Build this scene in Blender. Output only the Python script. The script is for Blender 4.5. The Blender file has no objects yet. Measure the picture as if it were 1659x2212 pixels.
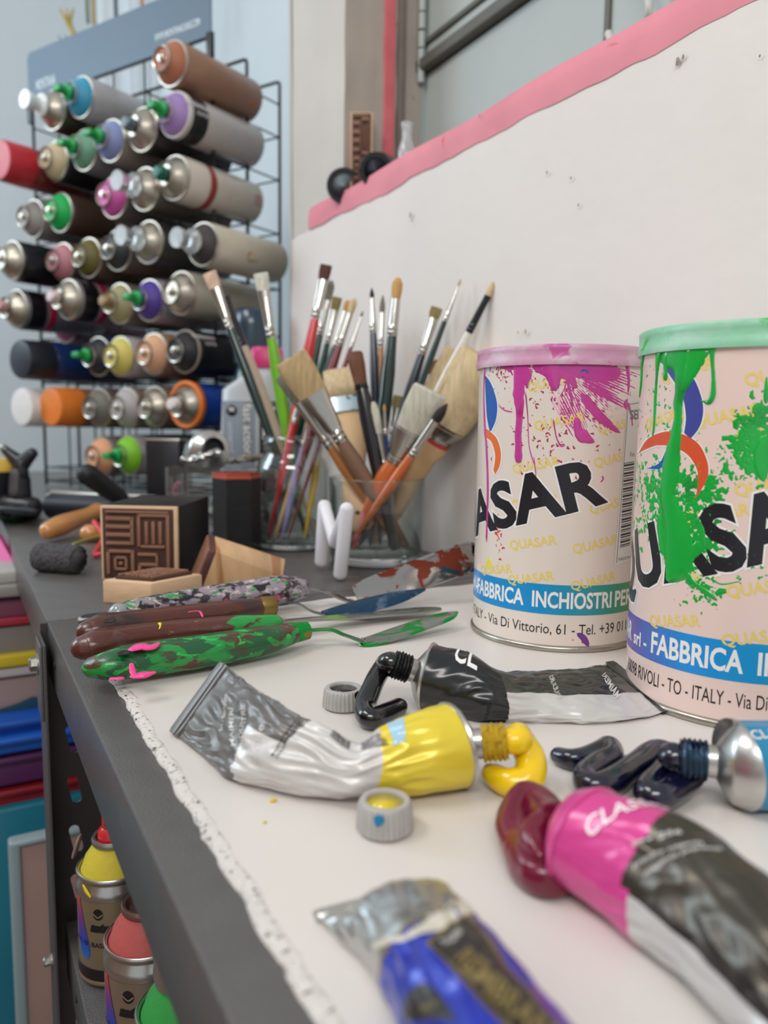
import bpy, bmesh, math, random
from mathutils import Vector, Matrix, noise
from math import sin, cos, pi, radians
RND = random.Random(7)
# ------------------------------------------------------------------ camera
FPX, CX, CY, H = 1680.0, 829.5, 1106.0, 0.13
PSI, TH, RO = radians(28.9), radians(6.7), radians(0.8)
Fw = Vector((sin(PSI)*cos(TH), cos(PSI)*cos(TH), -sin(TH)))
_r = Vector((cos(PSI), -sin(PSI), 0)); _u = _r.cross(Fw)
Rt = (_r*cos(RO) + _u*sin(RO)).normalized(); Up = Rt.cross(Fw)
CAM = Vector((0, 0, H))
SC = bpy.context.scene; COL = SC.collection
cd = bpy.data.cameras.new('camera'); cam = bpy.data.objects.new('camera', cd); COL.objects.link(cam)
cd.sensor_fit = 'HORIZONTAL'; cd.sensor_width = 36; cd.lens = 36*FPX/1659; cd.clip_start = 0.01
m = Matrix((Rt, Up, -Fw)).transposed().to_4x4(); m.translation = CAM; cam.matrix_world = m
cd.dof.use_dof = True; cd.dof.focus_distance = 0.39; cd.dof.aperture_fstop = 10.5
SC.camera = cam
def ray(x, y): return Fw + Rt*((x-CX)/FPX) + Up*((CY-y)/FPX)
def P(x, y, z=0.0):                       # the point of the horizontal plane z seen at that place
    d = ray(x, y); return CAM + d*((z-H)/d.z)
def D(x, y, t): return CAM + ray(x, y)*t  # at depth t
def PX(x, y, X): d = ray(x, y); return CAM + d*(X/d.x)
def PY(x, y, Y): d = ray(x, y); return CAM + d*(Y/d.y)
RN = Vector((sin(radians(62)), cos(radians(62)), 0)); RW = Vector((-RN.y, RN.x, 0))
def RK(x, y, off): d = ray(x, y); return CAM + d*(off/d.dot(RN))
def c(r, g, b): return tuple((v/255/12.92 if v <= 10 else ((v/255+.055)/1.055)**2.4) for v in (r, g, b)) + (1,)
# ------------------------------------------------------------------ world and lights
w = bpy.data.worlds.new('world'); SC.world = w; w.use_nodes = True
w.node_tree.nodes['Background'].inputs[0].default_value = c(218, 224, 228); w.node_tree.nodes['Background'].inputs[1].default_value = 0.80
def area(name, loc, to, size, power, col, sy=None):
    l = bpy.data.lights.new(name, 'AREA'); l.energy = power; l.color = col[:3]; l.size = size
    if sy: l.shape = 'RECTANGLE'; l.size_y = sy
    o = bpy.data.objects.new(name, l); COL.objects.link(o); o.location = loc
    o.rotation_euler = (Vector(to)-Vector(loc)).to_track_quat('-Z', 'Y').to_euler(); return o
area('ceiling_lamp', (-0.75, 0.55, 1.5), (0.25, 0.5, 0), 0.8, 10, (1, .965, .93), 0.35)
area('ceiling_lamp', (-0.55, -0.75, 1.2), (0.25, 0.6, 0), 0.9, 12, (1, .97, .94), 0.35)
area('window_light', (-1.3, 1.9, 1.0), (0.2, 1.9, 0.5), 0.9, 21, (.72, .87, 1), 0.9)
vs = SC.view_settings; vs.view_transform = 'Standard'; vs.look = 'None'; vs.gamma = 1; vs.use_curve_mapping = False; vs.exposure = -0.06
SC.cycles.max_bounces = 10; SC.cycles.transmission_bounces = 10; SC.cycles.transparent_max_bounces = 12
# ------------------------------------------------------------------ materials
MATS = {}
def M(name, base, rough=.5, metal=0, bump=0, bs=300, var=0, vs=40, patches=(), trans=0, ior=1.45, stretch=None, coat=0, emit=None, grad=None, alpha=None, sss=0):
    if name in MATS: return MATS[name]
    m = bpy.data.materials.new(name); MATS[name] = m; m.use_nodes = True
    nt = m.node_tree; N = nt.nodes; L = nt.links; b = N['Principled BSDF']
    b.inputs['Base Color'].default_value = base; b.inputs['Roughness'].default_value = rough; b.inputs['Metallic'].default_value = metal
    b.inputs['Transmission Weight'].default_value = trans; b.inputs['IOR'].default_value = ior; b.inputs['Coat Weight'].default_value = coat
    b.inputs['Coat Roughness'].default_value = .12
    if sss: b.inputs['Subsurface Weight'].default_value = sss; b.inputs['Subsurface Scale'].default_value = .002
    if alpha is not None: b.inputs['Alpha'].default_value = alpha
    if emit: b.inputs['Emission Color'].default_value = base; b.inputs['Emission Strength'].default_value = emit
    tc = N.new('ShaderNodeTexCoord'); src = tc.outputs['Object']
    if stretch:
        mp = N.new('ShaderNodeMapping'); mp.inputs['Scale'].default_value = stretch; L.new(src, mp.inputs[0]); src2 = mp.outputs[0]
    else: src2 = src
    def nz(sc, s, det=3, dist=0):
        n = N.new('ShaderNodeTexNoise'); n.inputs['Scale'].default_value = sc; n.inputs['Detail'].default_value = det; n.inputs['Distortion'].default_value = dist
        L.new(s, n.inputs['Vector']); return n.outputs['Fac']
    colr = None
    def mix(fac, a, bcol):
        x = N.new('ShaderNodeMix'); x.data_type = 'RGBA'; L.new(fac, x.inputs[0])
        if a is None: x.inputs[6].default_value = base
        else: L.new(a, x.inputs[6])
        x.inputs[7].default_value = bcol; return x.outputs[2]
    if grad:                              # (axis, lo, hi, [(pos, colour)...]) on object coordinates
        ax, lo, hi, stops = grad
        sp = N.new('ShaderNodeSeparateXYZ'); L.new(src, sp.inputs[0]); mr = N.new('ShaderNodeMapRange'); L.new(sp.outputs[ax], mr.inputs[0])
        mr.inputs[1].default_value = lo; mr.inputs[2].default_value = hi
        cr = N.new('ShaderNodeValToRGB'); L.new(mr.outputs[0], cr.inputs[0]); e = cr.color_ramp.elements
        e[0].position, e[0].color = stops[0]; e[1].position, e[1].color = stops[-1]
        for p_, c_ in stops[1:-1]: q = e.new(p_); q.color = c_
        colr = cr.outputs[0]
    if var:
        f = nz(vs, src2); mr = N.new('ShaderNodeMapRange'); L.new(f, mr.inputs[0]); mr.inputs[1].default_value = .3; mr.inputs[2].default_value = .7; mr.inputs[4].default_value = 1
        dk = tuple(v*(1-var) for v in base[:3]) + (1,); colr = mix(mr.outputs[0], colr, dk)
    rgh = None
    for i, pt in enumerate(patches):      # (colour, scale, threshold, softness, roughness, [z0, z1])
        pc, psc, th, so = pt[:4]
        f = nz(psc, src2, 6, .6)
        ad = N.new('ShaderNodeMapRange'); L.new(f, ad.inputs[0]); ad.inputs[1].default_value = th; ad.inputs[2].default_value = th+so
        if i:
            of = N.new('ShaderNodeVectorMath'); of.inputs[1].default_value = (i*3.1, i*1.7, i*2.3); L.new(src2, of.inputs[0]); L.new(of.outputs[0], f.node.inputs['Vector'])
        fo = ad.outputs[0]
        if len(pt) > 5:
            sp = N.new('ShaderNodeSeparateXYZ'); L.new(src, sp.inputs[0]); zr = N.new('ShaderNodeMapRange'); L.new(sp.outputs[pt[5]], zr.inputs[0])
            zr.inputs[1].default_value = pt[6]; zr.inputs[2].default_value = pt[7]
            mu = N.new('ShaderNodeMath'); mu.operation = 'MULTIPLY'; L.new(zr.outputs[0], mu.inputs[0]); L.new(f, mu.inputs[1]); L.new(mu.outputs[0], ad.inputs[0])
        colr = mix(fo, colr, pc)
        if len(pt) > 4 and pt[4] is not None:
            rm = N.new('ShaderNodeMix'); L.new(fo, rm.inputs[0])
            if rgh is None: rm.inputs[2].default_value = rough
            else: L.new(rgh, rm.inputs[2])
            rm.inputs[3].default_value = pt[4]; rgh = rm.outputs[0]
    if colr: L.new(colr, b.inputs['Base Color'])
    if rgh: L.new(rgh, b.inputs['Roughness'])
    if bump:
        bp = N.new('ShaderNodeBump'); bp.inputs['Strength'].default_value = bump; bp.inputs['Distance'].default_value = .001
        L.new(nz(bs, src2, 4), bp.inputs['Height']); L.new(bp.outputs[0], b.inputs['Normal'])
    return m
# ------------------------------------------------------------------ object helpers
ORG = {}
def thing(name, label, cat, loc=(0, 0, 0), rot=None, group=None):
    o = bpy.data.objects.new(name, None); COL.objects.link(o); o.empty_display_size = .01
    o.location = loc; ORG[o.name] = Vector(loc)
    if rot is not None: o.rotation_euler = rot
    o['label'] = label; o['category'] = cat
    if group: o['group'] = group
    return o
def tag(o, label, cat, group=None):
    o['label'] = label; o['category'] = cat
    if group: o['group'] = group
    return o
def mk(name, V, F, mat, parent=None, world=False, smooth=True, sharp=None, loc=None, kind=None, mats=None, mi=None):
    V = [Vector(v) for v in V]; org = Vector((0, 0, 0))
    if parent is not None and world: org = ORG.get(parent.name, org)
    if parent is None and world:
        n = len(V); org = Vector((sum(v.x for v in V)/n, sum(v.y for v in V)/n, min(v.z for v in V)))
    me = bpy.data.meshes.new(name); me.from_pydata([tuple(v-org) for v in V], [], F)
    for x in (mats or [mat]): me.materials.append(x)
    if mi: me.polygons.foreach_set('material_index', mi)
    if smooth: me.polygons.foreach_set('use_smooth', [True]*len(me.polygons))
    me.update()
    if smooth and sharp: me.set_sharp_from_angle(angle=radians(sharp))
    o = bpy.data.objects.new(name, me); COL.objects.link(o); o.parent = parent
    if parent is None and world: o.location = org
    ORG[o.name] = org
    if kind: o['kind'] = kind
    return o
def struct(name, V, F, mat, parent=None, **k): return mk(name, V, F, mat, parent, world=True, kind='structure', smooth=k.pop('smooth', False), **k)
def bm_out(bm):
    V = [v.co.copy() for v in bm.verts]; bm.verts.index_update(); F = [[v.index for v in f.verts] for f in bm.faces]; bm.free(); return V, F
def box(x0, x1, y0, y1, z0, z1, bev=0, seg=2, mat4=None):
    bm = bmesh.new(); bmesh.ops.create_cube(bm, size=1)
    for v in bm.verts: v.co = Vector(((x0+x1)/2+v.co.x*(x1-x0), (y0+y1)/2+v.co.y*(y1-y0), (z0+z1)/2+v.co.z*(z1-z0)))
    if bev: bmesh.ops.bevel(bm, geom=bm.edges[:], offset=bev, segments=seg, affect='EDGES', profile=.5)
    if mat4: bm.transform(mat4)
    return bm_out(bm)
def hexa(pts, bev=0):                     # 8 points: bottom ring then top ring
    bm = bmesh.new(); v = [bm.verts.new(p) for p in pts]
    for f in ((3, 2, 1, 0), (4, 5, 6, 7), (0, 1, 5, 4), (1, 2, 6, 5), (2, 3, 7, 6), (3, 0, 4, 7)): bm.faces.new([v[i] for i in f])
    bmesh.ops.recalc_face_normals(bm, faces=bm.faces[:])
    if bev: bmesh.ops.bevel(bm, geom=bm.edges[:], offset=bev, segments=2, affect='EDGES', profile=.5)
    return bm_out(bm)
def join(*vf):
    V, F = [], []
    for v, f in vf:
        n = len(V); V += list(v); F += [[i+n for i in q] for q in f]
    return V, F
def lathe(prof, n=32, axis=None, rf=None):  # prof [(r, z)]; axis (base, direction) or None for z
    V, F = [], []
    for r, z in prof:
        for k in range(n):
            a = 2*pi*k/n; rr = r*(rf(a, z) if rf else 1); V.append(Vector((rr*cos(a), rr*sin(a), z)))
    for i in range(len(prof)-1):
        for k in range(n): F.append([i*n+k, i*n+(k+1) % n, (i+1)*n+(k+1) % n, (i+1)*n+k])
    if prof[0][0] > 1e-6: F.append(list(range(n))[::-1])
    if prof[-1][0] > 1e-6: F.append([(len(prof)-1)*n+k for k in range(n)])
    if axis:
        b, d = Vector(axis[0]), Vector(axis[1]).normalized(); q = d.to_track_quat('Z', 'Y')
        V = [b + q @ v for v in V]
    return V, F
def xf(vf, m): return [m @ Vector(v) for v in vf[0]], vf[1]
def smooth_path(pts, n=6):
    pts = [tuple(p) for p in pts]; out = []
    for i in range(len(pts)-1):
        p0, p1, p2, p3 = pts[max(i-1, 0)], pts[i], pts[i+1], pts[min(i+2, len(pts)-1)]
        for k in range(n):
            t = k/n
            out.append(tuple(.5*((2*b)+(cc-a)*t+(2*a-5*b+4*cc-d)*t*t+(-a+3*b-3*cc+d)*t**3) for a, b, cc, d in zip(p0, p1, p2, p3)))
    out.append(pts[-1]); return out
def sweep(pts, rad, n=10, sub=0, flat=1, up=(0, 0, 1), rnd=0, seed=0, close_round=True):
    """tube through 3-D pts; rad one number or one per point; flat squeezes it along 'up'"""
    if not hasattr(rad, '__len__'): rad = [rad]*len(pts)
    q = [tuple(p)+(r,) for p, r in zip(pts, rad)]
    if sub: q = smooth_path(q, sub)
    C = [Vector(p[:3]) for p in q]; R = [max(p[3], 1e-5) for p in q]
    if close_round:
        t0 = (C[0]-C[1]).normalized(); t1 = (C[-1]-C[-2]).normalized()
        pre = [(C[0]+t0*R[0]*sin(a)*.9, R[0]*cos(a)) for a in (1.45, 1.0, .5)]; post = [(C[-1]+t1*R[-1]*sin(a)*.9, R[-1]*cos(a)) for a in (.5, 1.0, 1.45)]
        C = [x[0] for x in pre]+C+[x[0] for x in post]; R = [x[1] for x in pre]+R+[x[1] for x in post]
    V, F = [], []; u0 = Vector(up); side = None
    for i, p in enumerate(C):
        t = (C[min(i+1, len(C)-1)]-C[max(i-1, 0)]).normalized()
        s = t.cross(u0)
        if s.length < .12: s = side if side is not None else t.orthogonal()
        s = (s - t*s.dot(t)).normalized()
        if side is not None and s.dot(side) < 0 and abs(t.dot(u0)) > .8: s = -s
        side = s; b = s.cross(t).normalized()
        for k in range(n):
            a = 2*pi*k/n; rr = R[i]
            if rnd: rr *= 1+rnd*noise.noise(Vector((p.x*90+seed, p.y*90+cos(a), p.z*90+sin(a))))
            V.append(p + s*cos(a)*rr + b*sin(a)*rr*flat)
    for i in range(len(C)-1):
        for k in range(n): F.append([i*n+k, i*n+(k+1) % n, (i+1)*n+(k+1) % n, (i+1)*n+k])
    F.append(list(range(n))[::-1]); F.append([(len(C)-1)*n+k for k in range(n)])
    return V, F
# ------------------------------------------------------------------ flat shapes wrapped on surfaces
TXT = {}
def text2d(s, size=1.0, bold=0.0, ital=0.0, sx=1.0):
    key = (s, bold, ital)
    if key not in TXT:
        cu = bpy.data.curves.new('t', 'FONT'); cu.body = s; cu.size = 1.37; cu.offset = bold; cu.shear = ital; cu.resolution_u = 3
        o = bpy.data.objects.new('t', cu); me = bpy.data.meshes.new_from_object(o)
        TXT[key] = ([(v.co.x, v.co.y) for v in me.vertices], [list(p.vertices) for p in me.polygons])
        bpy.data.objects.remove(o); bpy.data.curves.remove(cu); bpy.data.meshes.remove(me)
    V, F = TXT[key]; return [(x*size*sx, y*size) for x, y in V], F
def tw(s, bold=0, sx=1): V, F = text2d(s, 1, bold); return max(v[0] for v in V)*sx
def poly2d(pts):
    bm = bmesh.new(); f = bm.faces.new([bm.verts.new((x, y, 0)) for x, y in pts]); bmesh.ops.triangulate(bm, faces=[f], ngon_method='EAR_CLIP')
    V, F = bm_out(bm); return [(v.x, v.y) for v in V], F
def t2(vf, dx=0, dy=0, rot=0, sx=1, sy=1):
    cr, sr = cos(rot), sin(rot)
    return [((x*sx)*cr-(y*sy)*sr+dx, (x*sx)*sr+(y*sy)*cr+dy) for x, y in vf[0]], vf[1]
def wrap(name, vf, S, off, mat, parent, du=.003, dv=None, **k):
    bm = bmesh.new(); vs = [bm.verts.new((x, y, 0)) for x, y in vf[0]]
    for f in vf[1]:
        try: bm.faces.new([vs[i] for i in f])
        except ValueError: pass
    xs = [v[0] for v in vf[0]]; ys = [v[1] for v in vf[0]]
    if du:
        x = math.floor(min(xs)/du)*du+du
        while x < max(xs):
            bmesh.ops.bisect_plane(bm, geom=bm.verts[:]+bm.edges[:]+bm.faces[:], plane_co=(x, 0, 0), plane_no=(1, 0, 0), dist=1e-7); x += du
    if dv:
        y = math.floor(min(ys)/dv)*dv+dv
        while y < max(ys):
            bmesh.ops.bisect_plane(bm, geom=bm.verts[:]+bm.edges[:]+bm.faces[:], plane_co=(0, y, 0), plane_no=(0, 1, 0), dist=1e-7); y += dv
    V, F = bm_out(bm); V = [S(v.x, v.y, off) for v in V]
    return mk(name, V, F, mat, parent, world=True, **k)
def stroke(pts, S, h=.0006, sub=4, K=9, base=-.0001, wob=0, seed=0):
    """thick paint run on a surface; pts (u, v, half width)"""
    q = smooth_path(pts, sub); n = len(q); V, F = [], []
    ws = [max(p[2], 2e-5) for p in q]
    for i, (u, v, w_) in enumerate(q):
        a, b = q[max(i-1, 0)], q[min(i+1, n-1)]; tx, ty = b[0]-a[0], b[1]-a[1]; l = math.hypot(tx, ty) or 1; nx, ny = -ty/l, tx/l
        e = 1.0
        w_ = ws[i]
        if i == 0 or i == n-1: w_ *= .25
        for k in range(K):
            t = -1+2*k/(K-1); ww = w_*(1+wob*noise.noise(Vector((u*400+seed, v*400, t*2))))
            V.append(S(u+nx*t*ww, v+ny*t*ww, base + min(h, w_*.7)*math.sqrt(max(0, 1-t*t))))
    for i in range(n-1):
        for k in range(K-1): F.append([i*K+k, i*K+k+1, (i+1)*K+k+1, (i+1)*K+k])
    return V, F
def blobs(lst, S, h=.0003, seed=0, base=-.00005):
    rr = random.Random(seed); V, F = [], []
    for (u, v, r) in lst:
        n = 9; o = len(V); ph = rr.random()*6; V.append(S(u, v, base+min(h, r*.5)))
        for ring, hh in ((.6, .8), (1, 0)):
            for k in range(n):
                a = 2*pi*k/n; q = r*ring*(1+.45*sin(a*2+ph)+.3*sin(a*3+ph*2.3)); V.append(S(u+q*cos(a), v+q*sin(a), base+min(h, r*.5)*hh))
        for k in range(n):
            k2 = (k+1) % n; F.append([o, o+1+k, o+1+k2]); F.append([o+1+k, o+1+n+k, o+1+n+k2, o+1+k2])
    return V, F
# ------------------------------------------------------------------ structure
WX, ZP = .418, .378
plaster = M('white_plaster', c(228, 221, 215), .75, bump=.5, bs=60, var=.04, vs=9, patches=((c(150, 140, 132), 75, .80, .02),))
plaster2 = M('aged_plaster', c(203, 197, 188), .85, bump=.8, bs=30, var=.10, vs=8, patches=((c(150, 135, 118), 45, .72, .05),))
reveal_m = M('shaded_plaster', c(178, 166, 156), .9, bump=.8, bs=45, var=.12, vs=14, patches=((c(135, 112, 98), 40, .66, .08),))  # shade of the niche is mixed into this brownish plaster colour
pinkm = M('pink_edge_paint', c(226, 140, 152), .6, bump=.6, bs=60, var=.14, vs=16, patches=((c(200, 95, 95), 30, .70, .05),))
coolw = M('far_wall_plaster', c(206, 214, 216), .85, bump=.5, bs=25, var=.06, vs=4, patches=((c(120, 122, 118), 30, .80, .02),))
greym = M('grey_green_paint', c(172, 180, 176), .45, var=.04, vs=20, bump=.1, bs=80)
def grid(f, nu, nv):
    V = [f(i/nu, j/nv) for j in range(nv+1) for i in range(nu+1)]
    return V, [[j*(nu+1)+i, j*(nu+1)+i+1, (j+1)*(nu+1)+i+1, (j+1)*(nu+1)+i] for j in range(nv) for i in range(nu)]
def rough_edge(y, amp=.004): return amp*noise.noise(Vector((y*14, 3.3, 0)))+amp*.5*noise.noise(Vector((y*45, 1.3, 0)))
# parapet (right wall below the window niche)
YE = 1.03
def parapet(s, t):
    y = -.45+s*(YE+.45); z = -.9+t*(ZP+rough_edge(y)-.004+.9)
    return Vector((WX+.0025*noise.noise(Vector((y*4, z*4, 0))), y, z))
VF = grid(parapet, 160, 60)
wallr = struct('wall_right', *VF, plaster, smooth=True)
wmark = M('wall_chip', c(150, 140, 132), .9)
for i_, (x_, y_, r_) in enumerate(((885, 464, .0030), (889, 476, .0016), (1180, 372, .0016), (1232, 384, .0014), (1035, 250, .0016), (1462, 132, .0030), (1474, 122, .0018), (1248, 442, .0014), (1118, 718, .0012), (1134, 716, .0020), (1640, 120, .0010))):
    q_ = PX(x_, y_, WX-.0032); V = [q_+Vector((-.0003 if k == 0 else .0006, 0, 0))+(Vector((0, cos(k*1.05)*r_*.6*(1+.3*sin(k*3+i_)), sin(k*1.05)*r_)) if k else Vector()) for k in range(7)]
    mk('plaster_chip', V, [[0, k, k % 6+1] for k in range(1, 7)], wmark, wallr, world=True, smooth=False)
# pink painted edge with a top lip and the sill behind it
def pink(s, t):
    y = -.45+s*(YE-.06+.45); lo = ZP+rough_edge(y)-.0045; hi = ZP+.0265+.003*noise.noise(Vector((y*9, 7, 0)))
    prof = [(WX-.0012, lo), (WX-.0015, (lo+hi)/2), (WX+.001, hi-.003), (WX+.006, hi), (WX+.02, hi+.001)]
    x, z = prof[int(round(t*4))]; k = max(0, (y-(YE-.14))/.08); z = z-(z-ZP+.0)*0 - (k*k*.0)
    return Vector((x, y, z))
struct('trim_1', *grid(pink, 160, 4), pinkm, smooth=True)
YR = .868
struct('trim_2', *box(WX+.015, .56, -.45, YR+.01, ZP-.02, ZP+.0235), reveal_m)
# wall left of the opening, its arris leaning as an old arch does
def pier(s, t):
    z = ZP-.012+t*.767; ye = YR - .012*sin(t*2.2) + .004*noise.noise(Vector((z*20, 0, 0))) + .02*t
    y = ye+(YE-ye)*s
    return Vector((WX+.0015+.002*noise.noise(Vector((y*6, z*6, 2))), y, z))
struct('wall_right_pier', *grid(pier, 12, 40), plaster2, smooth=True)
def revealf(s, t):
    z = ZP+.005+t*.75; ye = YR - .012*sin(t*2.2) + .004*noise.noise(Vector((z*20, 0, 0))) + .02*t
    return Vector((WX+s*.118, ye+.003*noise.noise(Vector((s*9, z*20, 4))), z))
struct('wall_right_reveal', *grid(revealf, 12, 40), reveal_m, smooth=True)
struct('trim_3', *box(WX+.052, WX+.066, YR-.004, YR+.002, ZP+.07, ZP+.75, .001), M('pink_paint_stripe', c(224, 112, 120), .7, var=.25, vs=30))
struct('trim_4', *box(WX+.070, WX+.078, YR-.009, YR+.002, ZP+.0, ZP+.75, .002), M('reveal_shade_strip', c(120, 110, 100), .8, var=.2))  # dark strip painted for the shaded plaster of the reveal
# rounded corner of the pier and the recessed wall beyond
def corner(s, t):
    z = -.9+t*2.1; a = s*pi/2; r = .05
    return Vector((WX+r-r*cos(a)+(max(0, s-.99)*20), YE+r*sin(a)*1.0, z)) + Vector((0, .006*noise.noise(Vector((z*5, 0, 0))), 0))
struct('wall_right_corner', *grid(corner, 12, 40), plaster2, smooth=True)
struct('wall_back_recess', *box(.62, .70, YE+.02, 2.35, -.9, 1.3), coolw)
def farw(s, t): return Vector((-2.4+s*3.1, 2.3+.01*noise.noise(Vector((s*9, t*9, 0))), -.9+t*2.4))
struct('wall_back', *grid(farw, 40, 30), coolw, smooth=True)
struct('wall_left', *box(-2.45, -2.4, -1.2, 2.35, -.9, 1.5), M('warm_wall', c(196, 158, 134), .8, var=.1, vs=5))
struct('floor', *box(-2.4, .7, -1.2, 2.35, -.95, -.9), M('dark_floor', c(128, 100, 84), .6, var=.2, vs=6, bump=.2, bs=40))
# window niche: shutter
wx = .530
win = struct('window_1', *box(wx+.004, wx+.02, -.45, YR-.002, ZP+.01, 1.2), greym)
def wpart(n, V, F, m, **k): return mk(n, V, F, m, win, world=True, smooth=False, **k)
a0 = PX(905, 172, wx)
wpart('shutter_panel', *box(wx-.004, wx+.004, .30, a0.y, ZP+.012, a0.z-.004, .001), greym)
wpart('shutter_panel', *box(wx-.004, wx+.004, .30, a0.y, a0.z+.02, 1.2, .001), greym)
dk = M('rail_and_gap_shade', c(96, 96, 88), .5, var=.1)  # dark rail colour, also painted where the shutter only has shadow gaps
wpart('rail_and_shadow_gap', *box(wx-.016, wx+.004, .25, a0.y-.004, a0.z-.002, a0.z+.012, .002), dk)
wpart('rail_and_shadow_gap', *box(wx-.008, wx+.004, .25, a0.y-.002, a0.z+.030, a0.z+.036, .001), dk)
g1 = PX(1323, 40, wx)
wpart('panel_gap', *box(wx-.007, wx+.004, g1.y-.003, g1.y+.003, ZP, 1.0), dk)
wpart('edge_rail', *box(wx-.010, wx+.004, a0.y+.002, YR-.004, ZP+.01, 1.2, .002), greym)
for py, ph in ((60, 60), (170, 40)):
    hp = PX(896, py, wx); ln = .03
    for k in range(3): mk('hinge', *lathe([(.0045, 0), (.0045, .018)], 12, ((wx-.012, YR-.008, hp.z+.02*k-.02), (0, 0, 1))), greym, win, world=True, sharp=40)
g2 = PX(1420, 20, wx); 
cab = mk('cable_loop', *sweep([g2+Vector((-.02, .02, .1)), g2+Vector((-.02, .002, .03)), g2+Vector((-.022, -.012, -.015)), g2+Vector((-.02, .02, -.03)), g2+Vector((-.02, .035, -.01))], .0035, 8, 4), M('pale_cable', c(200, 200, 192), .5, var=.05), win, world=True)
# ------------------------------------------------------------------ metal shelving
steel = M('graphite_enamel', c(104, 100, 98), .34, .35, bump=.35, bs=900, var=.12, vs=60, coat=.15)
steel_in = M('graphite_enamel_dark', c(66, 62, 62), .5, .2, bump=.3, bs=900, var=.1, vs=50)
SX0, SX1, JY = .047, .412, .527
def shelf_vf(x0, x1, y0, y1, z, lip=.035, t=.0016, r=.003):
    # folded tray: top sheet with turned-down front, back and end lips
    return join(box(x0, x1, y0, y1, z-t, z, .0007, 2), box(x0-.0004, x0+t, y0+.001, y1-.001, z-lip, z-.0004, .0005, 2),
                box(x1-t, x1, y0, y1, z-lip, z-.0004, .0005, 2), box(x0, x1, y1-t, y1, z-lip, z-.0004), box(x0, x1, y0, y0+t, z-lip, z-.0004))
def bolt(p, d, parent, r=.0045):
    o = mk('bolt', *join(lathe([(r*1.5, -.0005), (r*1.5, .0006), (r*1.2, .0009)], 16, (p, d)), lathe([(r, .0008), (r, .004), (r*.7, .005), (0, .005)], 6, (p, d))), M('zinc', c(170, 168, 160), .35, .9, bump=.2, bs=600), parent, world=True, sharp=30)
def slotted(x0, x1, y, z0, z1, slots, t=.0016):
    # sheet in the xz plane with oblong holes
    bm = bmesh.new(); outer = [bm.verts.new((x, 0, z)) for x, z in ((x0, z0), (x1, z0), (x1, z1), (x0, z1))]
    ed = [bm.edges.new((outer[i], outer[(i+1) % 4])) for i in range(4)]
    for cx_, cz_, hw, hh, tilt in slots:
        ring = []
        for k in range(20):
            a = 2*pi*k/20; px_, pz_ = hw*cos(a), (hh-hw)*(1 if sin(a) >= 0 else -1)+hw*sin(a)
            ring.append(bm.verts.new((cx_+px_*cos(tilt)+pz_*sin(tilt), 0, cz_-px_*sin(tilt)+pz_*cos(tilt))))
        ed += [bm.edges.new((ring[i], ring[(i+1) % 20])) for i in range(20)]
    bmesh.ops.triangle_fill(bm, edges=ed, use_beauty=True, use_dissolve=False)
    bad = []
    for f in bm.faces:
        cc = f.calc_center_median()
        for cx_, cz_, hw, hh, tilt in slots:
            dx, dz = cc.x-cx_, cc.z-cz_; lx, lz = dx*cos(tilt)-dz*sin(tilt), dx*sin(tilt)+dz*cos(tilt)
            zz = max(0, abs(lz)-(hh-hw))
            if lx*lx+zz*zz < (hw*.97)**2: bad.append(f); break
    bmesh.ops.delete(bm, geom=bad, context='FACES_ONLY')
    r = bmesh.ops.extrude_face_region(bm, geom=bm.faces[:])
    for v in r['geom']:
        if isinstance(v, bmesh.types.BMVert): v.co.y += t
    bmesh.ops.recalc_face_normals(bm, faces=bm.faces[:])
    V, F = bm_out(bm); return [Vector((v.x, v.y+y, v.z)) for v in V], F
near = thing('shelf_unit', 'dark grey metal shelf unit in the foreground, carrying the white board', 'shelf', (SX0, JY, -.9))
mk('shelf_top', *shelf_vf(SX0, SX1, -.35, JY-.0008, 0), steel, near, world=True, sharp=40)
mk('lower_shelf', *shelf_vf(SX0+.003, SX1, -.35, JY-.012, -.2), steel, near, world=True, sharp=40)
bk = M('hole_shade', c(38, 36, 37), .55, .2, bump=.2, bs=700, var=.1)  # colour of solid discs, painting the shade inside the shelf holes
LX = .0425
SL = []
for k in range(12):
    zc = -.0805-.0345*k
    SL.append((LX+.0170, zc, .0032, .0098, -.18))
SL = [s_ for s_ in SL if s_[1] > -.85]
mk('leg', *join(slotted(LX, LX+.040, JY-.001, -.9, -.001, SL), box(LX-.0016, LX, JY-.036, JY, -.9, -.006, .0004)), M('leg_enamel', c(74, 70, 69), .45, .2, bump=.3, bs=800, var=.1, vs=50), near, world=True, sharp=40)
mk('leg', *join(slotted(SX1-.04, SX1, JY-.003, -.9, -.036, SL[:0]), box(SX1, SX1+.0016, JY-.036, JY, -.9, -.036)), steel_in, near, world=True, sharp=40)
mk('corner_bracket', *box(LX-.0034, LX-.0016, JY-.030, JY-.003, -.055, -.008, .0006), steel, near, world=True, sharp=40)
bolt((LX-.0036, JY-.017, -.022), (-1, 0, 0), near); bolt((LX-.002, JY-.014, -.222), (-1, 0, 0), near, .003)
for y_, z_ in ((.485, -.017), (.463, -.2175)): mk('hole', *lathe([(.0022, 0), (.0022, .0006), (0, .0006)], 14, ((SX0+(.003 if z_ < -.1 else 0)-.0005, y_, z_), (-1, 0, 0))), bk, near, world=True)
far = thing('shelf_unit', 'dark grey metal shelf unit behind the joint, carrying the can rack and glasses', 'shelf', (SX0, JY+.01, -.9))
mk('shelf_top', *shelf_vf(SX0, SX1, JY+.0008, 2.0, 0), steel, far, world=True, sharp=40)
mk('leg', *box(SX1-.04, SX1, 1.96, 1.99, -.9, -.04), steel_in, far, world=True); mk('leg', *box(SX0+.002, SX0+.04, 1.96, 1.99, -.9, -.04), steel_in, far, world=True)
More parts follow.
